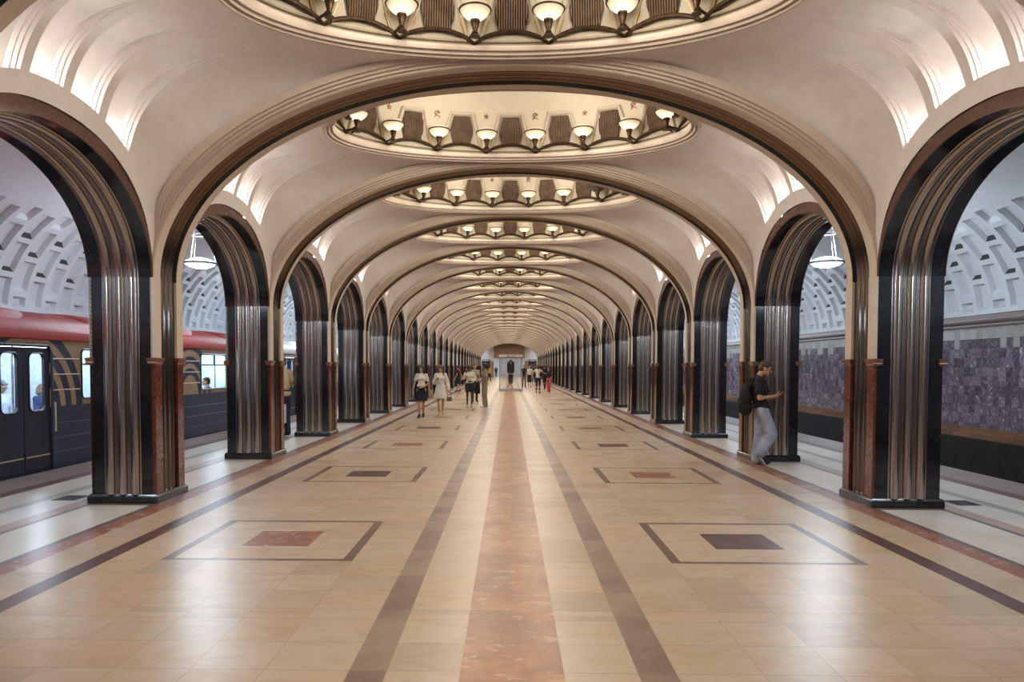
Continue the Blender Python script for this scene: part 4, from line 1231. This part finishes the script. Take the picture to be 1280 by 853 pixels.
for k in range(0, LAST):
    us = [u for u in range(NU) if sin(theta((u + .5) * US)) > (-.35 if k < 2 else -.05 if k < 4 else .3 if k < 6 else .55)]
    us.sort(key=lambda u: (lamp_spot(k, u)[0][0], -lamp_spot(k, u)[0][1]))
    dark_u = None
    if k == 2: dark_u = min(us, key=lambda u: abs(lamp_spot(k, u)[0][0] - 2.03) + (0 if lamp_spot(k, u)[0][1] > BY(k) else 9))
    n = 0
    for u in us:
        loc, rz = lamp_spot(k, u); n += 1
        if u == dark_u:
            o = DARK; o.location = loc; o.rotation_euler = (0, 0, rz)
            tag(o, 'unlit dark bowl lamp on the rim of the third ceiling dome', 'lamp', 'bowl lamps around the ceiling domes', 'thing'); continue
        if not usedl: o = LAMP; o.location = loc; o.rotation_euler = (0, 0, rz); usedl = True
        else: o = clone(LAMP, None, loc, rz)
        if k < 10: lb = f'lit bowl lamp, number {ORD[n]} from the train side, on the {ORD[k + 1]} ceiling dome'
        else: lb = 'tiny lit bowl lamp on one of the most distant ceiling domes'
        tag(o, lb, 'lamp', 'bowl lamps around the ceiling domes' if k < 10 else 'bowl lamps of the distant domes', 'thing'); lampcount += 1

# ---- disc pendants over the platforms
def make_pendant():
    root = empty('pendant_lamp')
    m = MB(); m.lathe([(.001, -.105), (.10, -.10), (.19, -.082), (.27, -.05), (.325, -.012), (.330, .0)], 32); m.build('lower_glass', M_PEND, root)
    m = MB(); m.lathe([(.330, .012), (.30, .05), (.22, .09), (.12, .115), (.001, .125)], 32); m.build('upper_glass', M_PENDTOP, root)
    m = MB(); m.lathe([(.32, -.014), (.365, -.022), (.375, -.004), (.375, .012), (.345, .020), (.32, .016), (.32, -.014)], 32); m.build('rim', M_PENDRIM, root)
    for i in range(3):
        a = radians(30 + 120 * i)
        m = MB(); m.tube([(.345 * cos(a), .345 * sin(a), .01), (.20 * cos(a), .20 * sin(a), .62)], .011, 6); m.build('rod', M_ROD, root)
        m = MB(); m.tube([(.20 * cos(a), .20 * sin(a), .62), (.06 * cos(a), .06 * sin(a), 1.30)], .009, 6); m.build('rod', M_ROD, root)
    m = MB(); m.tube([(.20 * cos(2 * pi * i / 24), .20 * sin(2 * pi * i / 24), .62) for i in range(24)], .009, 6, loop=True); m.build('spreader_ring', M_ROD, root)
    m = MB(); m.lathe([(.001, 1.26), (.05, 1.26), (.09, 1.30), (.10, 1.34), (.001, 1.34)], 16); m.build('ceiling_rose', M_ROD, root)
    return root
pend = make_pendant(); usedp = False
for s, side in ((-1, 'train-side'), (1, 'empty-track-side')):
    for k in (0, 2, 4):
        loc = (s * 6.75, BY(k) + (0 if k else -.35), 3.93)
        if not usedp: o = pend; o.location = loc; usedp = True
        else: o = clone(pend, None, loc)
        tag(o, f'white disc pendant hanging on rods over the {side} platform, {ORD[k // 2 + 1]} in its row', 'lamp', 'disc pendants over the platforms', 'thing')

# ================================================================== real light
def add_light(typ, loc, energy, col, rot=None, **kw):
    d = bpy.data.lights.new('light', typ); d.energy = energy; d.color = col
    for a, v in kw.items(): setattr(d, a, v)
    o = bpy.data.objects.new('light', d); COL.objects.link(o); o.location = loc
    if rot: o.rotation_euler = rot
    return o
WARM = (1.0, .90, .76); NEUT = (1.0, .95, .88); COOL = (.74, .88, 1.0)
E_BULB, E_SLOT, E_AISLE = 15.5, 5.8, 115.0
for k in range(FIRST, LAST):
    near = k < 6
    if near:
        for i in range(4):
            t = 2 * pi * (i + .5) / 4
            add_light('POINT', (1.5 * cos(t), BY(k) + .6 * sin(t), 5.80), E_BULB * 4, WARM, shadow_soft_size=.42)
    else:
        for x in (-1.5, 1.5): add_light('POINT', (x, BY(k), 5.80), E_BULB * 10, WARM, shadow_soft_size=.45)
    for s in (-1, 1):
        if k < 4:
            for a, b in SLOTS:
                c = (a + b) / 2
                add_light('AREA', (s * (XN + .045), BY(k) + c, z_out(c) + .16), E_SLOT, NEUT, (0, pi - s * .25, 0), shape='RECTANGLE', size=.06, size_y=.38)
        else:
            add_light('AREA', (s * (XN + .045), BY(k), 4.24), E_SLOT * 3, NEUT, (0, pi - s * .25, 0), shape='RECTANGLE', size=.05, size_y=2.2)
        if k % 2 == 0 and k < 12:
            add_light('POINT', (s * 6.75, BY(k) + (0 if k else -.35), 3.74), E_AISLE * 1.3, COOL, shadow_soft_size=.36)
            add_light('POINT', (s * 6.75, BY(k) + (0 if k else -.35), 4.16), E_AISLE * 2.2, COOL, shadow_soft_size=.3)
        elif k >= 12 and k % 4 == 0: add_light('POINT', (s * 6.75, BY(k), 3.8), E_AISLE * 5, COOL, shadow_soft_size=.3)
# ================================================================== the train standing at the platform
TX = -7.56                    # side of the carriage
M_NAVY = simple('navy_train_paint', (.013, .019, .056), .45, var=.08, sc=3)
M_DOOR = simple('navy_door_paint', (.008, .011, .030), .42, var=.08, sc=3)
M_REDP = simple('red_roof_paint', (.36, .022, .018), .5, var=.10, sc=3)
M_RUB = simple('black_window_rubber', (.006, .006, .008), .4)
M_STRIP = simple('pale_ridge_strip', (.48, .42, .33), .35, .3)
M_IN = simple('carriage_lining', (.62, .72, .84), .4)
M_SEAT = simple('blue_seat', (.05, .07, .16), .6)
M_POLE = simple('carriage_pole', (.55, .55, .58), .25, .9)
M_TUBE = glow('carriage_ceiling_light', (.80, .90, 1.0), 14)
def side_mat():
    t = NT('tan_side_with_navy_rings')
    p = t.co(); X, Y, Z = t.xyz(p)
    def rings(yc, zc, rad, w=.085):
        r = t.m('SQRT', t.m('ADD', t.m('POWER', t.m('SUBTRACT', Y, yc), 2.0), t.m('POWER', t.m('SUBTRACT', Z, zc), 2.0)))
        out = None
        for R in rad:
            b = t.band(r, R - w, R + w)
            out = b if out is None else t.orr(out, b)
        return out
    m = t.orr(rings(11.45, 1.0, (.36, .67, .98, 1.29)), rings(17.25, 1.05, (.52, .80, 1.12), .085))
    m = t.orr(m, t.m('LESS_THAN', Z, 1.03))
    c = t.mix(m, t.ramp(t.noise(p, 3, 3), (.3, (.27, .175, .10)), (.7, (.31, .205, .12))), (.012, .018, .050))
    return t.fin(c, .4)
M_SIDE = side_mat()
def glassy():
    t = NT('carriage_window_glass')
    tr = t.n('ShaderNodeBsdfTransparent'); tr.inputs[0].default_value = (.90, .94, .97, 1)
    gl = t.n('ShaderNodeBsdfGlossy'); gl.inputs['Roughness'].default_value = .04
    mx = t.n('ShaderNodeMixShader'); mx.inputs[0].default_value = .10
    t.t.links.new(tr.outputs[0], mx.inputs[1]); t.t.links.new(gl.outputs[0], mx.inputs[2])
    t.t.links.new(mx.outputs[0], t.out.inputs[0])
    return t.mat
M_GLASS = glassy()

def train(y0, y1, root_label, doors, windows, roofm=M_REDP):
    root = empty('train_carriage', (0, 0, 0)); tag(root, root_label, 'train')
    zb, zt = -.32, 2.14
    side = lambda u, v, t: (TX - t, u, v)
    holes = []
    W = .655                                        # half width of a door pair
    # side wall: openings for doors and windows
    for d in doors: holes.append([(d - W, .02), (d - W, 2.0), (d + W, 2.0), (d + W, .02)])
    for a, b in windows: holes.append(rrect(a, b, 1.13, 1.99, .10))
    m = MB(); m.plate([(y0, zb), (y1, zb), (y1, zt), (y0, zt)], holes, side, .06); m.build('side_wall', M_SIDE, root, smooth=0)
    # ridges along the navy base, tan-band ridges coloured pale for the light they catch
    edges = sorted([y0 + .05] + [q for d in doors for q in (d - W - .04, d + W + .04)] + [y1 - .05])
    for a, b in zip(edges[::2], edges[1::2]):
        for z in (.26, .50, .74):
            m = MB(); m.tube([(TX - .004, a, z), (TX - .004, b, z)], .010, 8); m.build('side_ridge', M_NAVY, root)
        cuts = [a] + [q for w in windows if a < w[0] < b for q in (w[0] - .06, w[1] + .06)] + [b]
        for c, d in zip(cuts[::2], cuts[1::2]):
            for z in (1.30, 1.56, 1.82):
                if d - c > .15:
                    m = MB(); m.tube([(TX - .003, c, z), (TX - .003, d, z)], .012, 8); m.build('pale_ridge', M_STRIP, root)
    # roof in red with a rolled eave
    prof = [(.0, 2.12), (.035, 2.13), (.045, 2.20), (.035, 2.27), (-.01, 2.31), (-.03, 2.36), (-.07, 2.45), (-.18, 2.52), (-.5, 2.60), (-1.3, 2.66), (-2.1, 2.60), (-2.42, 2.52), (-2.53, 2.45), (-2.60, 2.31), (-2.64, 2.2), (-2.6, 2.12)]
    m = MB(); m.sweep([(TX + x, z) for x, z in prof], [(V((0, y0, 0)), V((1, 0, 0)), V((0, 0, 1))), (V((0, y1, 0)), V((1, 0, 0)), V((0, 0, 1)))]); rf = m.build('roof', roofm, root, smooth=40)
    y = y0 + 1.2
    while y + 2.2 < y1:
        rows = []
        for q, k in ((0, .4), (.12, .85), (.3, 1), (1.5, 1), (1.68, .85), (1.8, .4)):
            rows.append([(TX - .09 - .35 + .38 * k, y + q, 2.42), (TX - .10 - .35 + .36 * k, y + q, 2.42 + .14 * k), (TX - .5, y + q, 2.50 + .13 * k), (TX - .9, y + q, 2.55 + .10 * k), (TX - .9, y + q, 2.42)])
        m = MB(); m.grid(rows, closed_u=True); m.f += [(4, 3, 2, 1, 0), tuple(len(m.v) - 5 + i for i in range(5))]; m.m += [0, 0]
        m.build('roof_fairing', roofm, rf, smooth=50); y += 3.1
    # floor, far side, ends, ceiling
    m = MB(); m.box(TX - 2.6, TX - .06, y0, y1, -.02, .06); m.build('carriage_floor', M_SEAT, root, smooth=0)
    fw = MB(); fh = [rrect(a, b, 1.13, 1.95, .10) for a, b in windows] + [rrect(d - .5, d - .1, 1.0, 1.95, .08) for d in doors] + [rrect(d + .1, d + .5, 1.0, 1.95, .08) for d in doors]
    fw.plate([(y0, zb), (y1, zb), (y1, zt), (y0, zt)], fh, lambda u, v, t: (TX - 2.54 - t, u, v), .06); fwo = fw.build('far_side_wall', M_IN, root, smooth=0)
    for h in fh:
        m = MB(); m.plate(h, [], lambda u, v, t: (TX - 2.57 - t, u, v), .01); m.build('far_window', M_RUB, fwo, smooth=0)
    for y in (y0, y1 - .06):
        m = MB(); m.box(TX - 2.6, TX, y, y + .06, zb, zt); m.build('end_wall', M_NAVY, root, smooth=0)
    for y in (y0 + .07, y1 - .08):
        m = MB(); m.box(TX - 2.52, TX - .07, y, y + .01, .06, 2.09); m.build('end_lining', M_IN, root, smooth=0)
    m = MB(); m.box(TX - 2.5, TX - .08, y0 + .06, y1 - .06, 2.10, 2.12); ceil = m.build('carriage_ceiling', M_IN, root, smooth=0)
    for x in (.75, 1.85):
        m = MB(); m.box(TX - x - .09, TX - x + .09, y0 + .3, y1 - .3, 2.07, 2.095); m.build('ceiling_light', M_TUBE, ceil, smooth=0)
    # doors: two leaves with rounded panes
    for d in doors:
        for a, b in ((d - W + .005, d - .012), (d + .012, d + W - .005)):
            c = (a + b) / 2; wv = rrect(c - .195, c + .195, .98, 1.90, .10, 6)
            m = MB(); m.plate([(a, .03), (b, .03), (b, 1.99), (a, 1.99)], [wv], lambda u, v, t: (TX - .015 - t, u, v), .045); leaf = m.build('door_leaf', M_DOOR, root, smooth=0)
            m = MB(); m.tube([(TX - .012, u, v) for u, v in rrect(c - .20, c + .20, .975, 1.905, .105, 6)], .014, 6, loop=True); m.build('window_seal', M_RUB, leaf)
            m = MB(); m.plate(rrect(c - .197, c + .197, .978, 1.902, .10, 6), [], lambda u, v, t: (TX - .03 - t, u, v), .006); m.build('pane', M_GLASS, leaf, smooth=0)
            m = MB(); m.box(TX - .016, TX - .004, a + .03, b - .03, .245, .265); m.build('kick_strip', M_STRIP, leaf, smooth=0)
        m = MB(); m.tube([(TX + .004, d - W - .03, .0), (TX + .004, d - W - .03, 1.93), (TX + .004, d - W + .05, 2.03), (TX + .004, d + W - .05, 2.03), (TX + .004, d + W + .03, 1.93), (TX + .004, d + W + .03, 0)], .024, 8); m.build('door_surround', M_DOOR, root)
        m = MB(); m.tube([(TX + .045, d + W + .05, .62), (TX + .045, d + W + .05, 1.10)], .014, 8); m.build('grab_handle', M_STRIP, root)
    for a, b in windows:
        n_ = root
        m = MB(); m.tube([(TX, u, v) for u, v in rrect(a - .005, b + .005, 1.125, 1.995, .10)], .020, 6, loop=True); ws = m.build('window_frame', M_RUB, root)
        m = MB(); m.plate(rrect(a, b, 1.13, 1.99, .10), [], lambda u, v, t: (TX - .025 - t, u, v), .006); m.build('pane', M_GLASS, ws, smooth=0)
        m = MB(); m.box(TX - .03, TX + .006, a, b, 1.715, 1.745); m.build('transom', M_RUB, ws, smooth=0)
        m = MB(); m.box(TX - .03, TX + .004, (a + b) / 2 - .012, (a + b) / 2 + .012, 1.745, 1.985); m.build('mullion', M_RUB, ws, smooth=0)
    # inside: benches, poles
    gaps = sorted([y0 + .3] + [q for d in doors for q in (d - W - .15, d + W + .15)] + [y1 - .3])
    for a, b in zip(gaps[::2], gaps[1::2]):
        if b - a < .8: continue
        for xs in ((TX - .16, TX - .62), (TX - 2.50, TX - 2.0)):
            m = MB(); m.sweep([(xs[0], .44), (xs[1], .42), (xs[1], .30), (xs[0] * .4 + xs[1] * .6, .06), (xs[0], .06)], [(V((0, a, 0)), V((1, 0, 0)), V((0, 0, 1))), (V((0, b, 0)), V((1, 0, 0)), V((0, 0, 1)))]); m.build('bench', M_SEAT, root, smooth=0)
    for d in doors:
        for q in (d - W - .1, d + W + .1):
            for x in (.70, 1.95):
                m = MB(); m.tube([(TX - x, q, .06), (TX - x, q, 2.09)], .018, 8); m.build('pole', M_POLE, root)
    m = MB(); m.box(TX - 2.3, TX - .3, y0 + .2, y1 - .2, -.75, -.33); m.build('underframe', M_BASE, root, smooth=0)
    return root
train(2.4, 22.9, 'navy and tan metro carriage with red roof standing at the platform', [5.4, 11.28, 21.2], [(7.2, 8.6), (12.82, 14.3), (17.85, 19.55)])
train(23.5, 33.0, 'farther dark carriage with pale grey roof beyond the cream polo man', [25.2], [(27.2, 28.8)], simple('grey_roof_paint', (.45, .45, .46), .35))
for y in (5.5, 9.5, 13.5, 17, 20.0, 22):
    add_light('POINT', (TX - 1.3, y, 1.98), 60, (.80, .90, 1.0), shadow_soft_size=.15)

# ---- rails beside the empty platform
for x in (8.35, 9.87):
    m = MB(); m.sweep([(x - .06, -1.25), (x + .06, -1.25), (x + .06, -1.235), (x + .01, -1.22), (x + .01, -1.14), (x + .033, -1.13), (x + .033, -1.10), (x - .033, -1.10), (x - .033, -1.13), (x - .01, -1.14), (x - .01, -1.22), (x - .06, -1.235)],
        [(V((0, -7, 0)), V((1, 0, 0)), V((0, 0, 1))), (V((0, ENDY, 0)), V((1, 0, 0)), V((0, 0, 1)))]); tag(m.build('trim_3', M_RAIL, smooth=0), kind='structure')

# ---- dark floor gratings between the pillars and the platforms
for s, side in ((-1, 'train side'), (1, 'empty-track side')):
    root = empty('floor_grate', (s * 5.66, 9.30, .001)); tag(root, f'dark rectangular floor grate beside the first pillar on the {side}', 'grate')
    m = MB(); m.plate([(-.15, -.17), (.15, -.17), (.15, .17), (-.15, .17)], [[(-.135, -.155), (.135, -.155), (.135, .155), (-.135, .155)]], lambda u, v, t: (u, v, t), .004); m.build('frame', M_BASE, root, smooth=0)
    m = MB()
    rows = []
    for i in range(41):
        y = -.155 + .31 * i / 40; z = .0035 if i % 4 in (1, 2) else .0008
        rows.append([(-.135, y, z), (.135, y, z)])
    m.grid(rows); m.build('grille', M_BASE, root, smooth=0)

# ================================================================== the glass display case with a suit on a stand
DC = (.10, 51.5)
M_PLINTH = marble('pale_marble_plinth', (.46, .42, .42), (.56, .53, .52), (.3, .26, .26), 4, .02, .3)
def clear():
    t = NT('display_glass')
    tr = t.n('ShaderNodeBsdfTransparent'); tr.inputs[0].default_value = (.96, .96, .965, 1)
    gl = t.n('ShaderNodeBsdfGlossy'); gl.inputs['Roughness'].default_value = .06
    mx = t.n('ShaderNodeMixShader'); mx.inputs[0].default_value = .07
    t.t.links.new(tr.outputs[0], mx.inputs[1]); t.t.links.new(gl.outputs[0], mx.inputs[2]); t.t.links.new(mx.outputs[0], t.out.inputs[0])
    return t.mat
M_CLEAR = clear(); M_POST = simple('brushed_post', (.45, .40, .40), .3, .8)
root = empty('display_case', (DC[0], DC[1], 0)); tag(root, 'tall glass display case with white lid standing mid-hall', 'display case')
hw, hd_ = .80, .55
m = MB(); m.sweep([(-hw, -hd_), (hw, -hd_), (hw, hd_), (-hw, hd_)], [(V((0, 0, z)), V((k, 0, 0)), V((0, k, 0))) for z, k in ((0, 1.02), (.15, 1.02), (.17, 1.0), (.19, 1.0))]); m.build('plinth', M_PLINTH, root, smooth=0)
for x0, x1, y0, y1 in ((-hw + .03, hw - .03, -hd_ + .02, -hd_ + .03), (-hw + .03, hw - .03, hd_ - .03, hd_ - .02), (-hw + .02, -hw + .03, -hd_ + .03, hd_ - .03), (hw - .03, hw - .02, -hd_ + .03, hd_ - .03)):
    m = MB(); m.box(x0, x1, y0, y1, .192, 2.36); m.build('glass_pane', M_CLEAR, root, smooth=0)
for x in (-hw + .02, hw - .02):
    for y in (-hd_ + .02, hd_ - .02):
        m = MB(); m.tube([(x, y, .19), (x, y, 2.37)], .018, 8); m.build('corner_post', M_POST, root)
for y in (-hd_ + .012, hd_ - .012):
    m = MB(); m.tube([(-hw + .03, y, 1.20), (hw - .03, y, 1.20)], .014, 8); m.build('middle_rail', M_POST, root)
m = MB(); m.sweep([(-hw, -hd_), (hw, -hd_), (hw, hd_), (-hw, hd_)], [(V((0, 0, z)), V((k, 0, 0)), V((0, k, 0))) for z, k in ((2.36, 1.0), (2.39, 1.03), (2.50, 1.03), (2.53, 1.01))]); lid = m.build('lid', simple('white_lid', (.55, .50, .49), .4), root, smooth=0)
for x, w in ((-.18, .16), (.10, .055), (.24, .12)):
    m = MB(); m.plate(rrect(x - w / 2, x + w / 2, 2.42, 2.48, .01), [], lambda u, v, t: (u, -hd_ * 1.03 - t, v), .006); m.build('red_badge', simple('faded_red', (.34, .07, .05), .5), lid, smooth=0)
root = empty('dressed_mannequin', (DC[0], DC[1], .19)); tag(root, 'headless dark tailored suit on a tripod stand inside the display case', 'mannequin')
blob('jacket', [('e', (0, 0, 1.72), (.185, .13, .22)), ('e', (0, 0, 1.45), (.165, .12, .22)), ('e', (0, 0, 1.20), (.19, .13, .17)), ('c', (-.17, 0, 1.80), (.17, 0, 1.80), .065, .065), ('c', (.18, 0, 1.79), (.215, .01, 1.45), .062, .052), ('c', (.215, .01, 1.45), (.20, -.03, 1.13), .052, .045), ('c', (-.18, 0, 1.79), (-.215, .01, 1.45), .062, .052), ('c', (-.215, .01, 1.45), (-.20, -.03, 1.13), .052, .045), ('c', (0, .01, 1.85), (0, .01, 1.93), .085, .07)], .014, cloth('14151c'), root)
blob('trousers', [('c', (.09, 0, 1.05), (.10, 0, .70), .10, .075), ('c', (.10, 0, .70), (.085, 0, .38), .075, .06), ('c', (-.09, 0, 1.05), (-.10, 0, .70), .10, .075), ('c', (-.10, 0, .70), (-.085, 0, .38), .075, .06), ('e', (0, 0, 1.06), (.17, .12, .12))], .014, cloth('101118'), root)
m = MB(); m.plate([(-.03, 1.83), (0, 1.62), (.03, 1.83)], [], lambda u, v, t: (u, -.155 + (v - 1.62) * .12 - t, v), .012); m.build('shirt_front', cloth('d8d4d0'), root, smooth=0)
m = MB(); m.lathe([(.001, 1.95), (.06, 1.96), (.066, 1.99), (.04, 2.01), (.001, 2.012)], 16); m.build('neck_cap', M_BLKP, root)
m = MB(); m.tube([(0, 0, .30), (0, 0, 1.0)], .022, 8); m.build('stand_pole', M_BLKP, root)
for i in range(3):
    a = radians(-90 + 120 * i + 30)
    m = MB(); m.tube([(0, 0, .32), (.14 * cos(a), .14 * sin(a), .20), (.28 * cos(a), .28 * sin(a), .012)], .020, 8); m.build('stand_leg', M_BLKP, root)

# ================================================================== both ends of the hall
M_ENDB = plaster('end_wall_brown', (.36, .24, .165), (.24, .15, .10), .3, .5)
M_DADO = marble('end_wall_dado', (.30, .20, .13), (.40, .28, .19), (.2, .13, .09), 3, .03, .3)
M_SHADE = simple('dark_doorway', (.015, .013, .013), .6)
def slab(name, mat, x0, x1, z0, z1, y0, y1):
    m = MB(); m.box(x0, x1, y0, y1, z0, z1); return tag(m.build(name, mat, smooth=0), kind='structure')
slab('wall_back', M_ENDB, -2.46, 2.46, 3.05, 6.6, ENDY, ENDY + .3)
for s in (-1, 1):
    a, b = sorted((s * 2.46, s * 11.0)); slab('wall_back', M_CEIL, a, b, 2.62, 6.6, ENDY - .02, ENDY + .3)
    a, b = sorted((s * 2.46, s * 3.05)); slab('wall_back', M_DADO, a, b, 0, 2.62, ENDY - .02, ENDY + .3)
    a, b = sorted((s * 4.33, s * 11.0)); slab('wall_back', M_DADO, a, b, -1.3, 2.62, ENDY - .02, ENDY + .3)
    a, b = sorted((s * 3.05, s * 4.33))
    root = empty('door_1' if s < 0 else 'door_2', (0, ENDY, 0)); tag(root, 'dark doorway in the end wall at the train side' if s < 0 else 'dark doorway in the end wall at the empty-track side', kind='structure')
    m = MB(); m.plate([(a, 0), (b, 0), (b, 2.86), (a, 2.86)], [[(a + .10, .02), (b - .10, .02), (b - .10, 2.74), (a + .10, 2.74)]], lambda u, v, t: (u, -.06 + t, v), .2); m.build('door_frame', M_SHADE, root, smooth=0)
    m = MB(); m.box(a + .102, b - .102, .02, .05, .022, 2.1); m.build('door_panel', simple('brown_door', (.12, .05, .025), .5), root, smooth=0)
    m = MB(); m.box(a + .102, b - .102, .0, .05, 2.102, 2.738); m.build('transom_panel', M_SHADE, root, smooth=0)
# the lit passage beyond the opening
slab('wall_passage', M_AISLE, -3.2, -3.0, 0, 3.6, ENDY + .3, ENDY + 8); slab('wall_passage', M_AISLE, 3.0, 3.2, 0, 3.6, ENDY + .3, ENDY + 8)
slab('wall_passage', M_AISLE, -3.2, 3.2, 0, 3.6, ENDY + 7.8, ENDY + 8); slab('ceiling_passage', M_AISLE, -3.2, 3.2, 3.4, 3.6, ENDY + .3, ENDY + 8)
for x in (-1.9, 1.9):
    root = empty('ceiling_strip_light', (x, ENDY + 3.5, 3.34)); tag(root, 'white strip light on the passage ceiling beyond the hall, ' + ('train side' if x < 0 else 'empty-track side'), 'lamp')
    m = MB(); m.box(-.16, .16, -2.8, 2.8, .02, .058); m.build('housing', M_ROD, root, smooth=0)
    m = MB(); m.box(-.12, .12, -2.75, 2.75, -.012, .018); m.build('diffuser', glow('strip_light', (.85, .95, 1), 25), root, smooth=0)
slab('wall_front', M_ENDB, -11, 11, -1.3, 6.8, -7.3, -7)
# ================================================================== camera, world, view
cam = bpy.data.cameras.new('camera'); co = bpy.data.objects.new('camera', cam); COL.objects.link(co); SC.camera = co
FPX = 920.0
cam.sensor_fit = 'HORIZONTAL'; cam.sensor_width = 36; cam.lens = FPX * 36 / 1280
yaw, pit, rol, cx, cy = .0225, -.0366, .0017, 615.52, 492.30
cam.shift_x = (640 - cx) / 1280; cam.shift_y = (cy - 426.5) / 1280
cam.clip_end = 400
Rz = Matrix(((cos(yaw), sin(yaw), 0), (-sin(yaw), cos(yaw), 0), (0, 0, 1)))
Rx = Matrix(((1, 0, 0), (0, cos(pit), sin(pit)), (0, -sin(pit), cos(pit))))
Rr = Matrix(((cos(rol), 0, sin(rol)), (0, 1, 0), (-sin(rol), 0, cos(rol))))
R = (Rr @ Rx @ Rz).transposed()              # columns: camera right, forward, up in world space
right, fwd, up = R.col[0], R.col[1], R.col[2]
M = Matrix((right, up, -fwd)).transposed().to_4x4(); M.translation = Vector((-.0212, 0, 1.70))
co.matrix_world = M
w = bpy.data.worlds.new('world'); SC.world = w; w.use_nodes = True
w.node_tree.nodes['Background'].inputs[0].default_value = (.02, .018, .016, 1)
SC.view_settings.view_transform = 'Standard'; SC.view_settings.look = 'None'; SC.view_settings.gamma = 1.0
SC.view_settings.use_curve_mapping = False
SC.view_settings.exposure = -0.04
SC.cycles.max_bounces = 8; SC.cycles.diffuse_bounces = 5; SC.cycles.glossy_bounces = 4; SC.cycles.transparent_max_bounces = 12
SC.cycles.sample_clamp_indirect = 6.0; SC.cycles.use_denoising = True; SC.cycles.caustics_reflective = False; SC.cycles.caustics_refractive = False
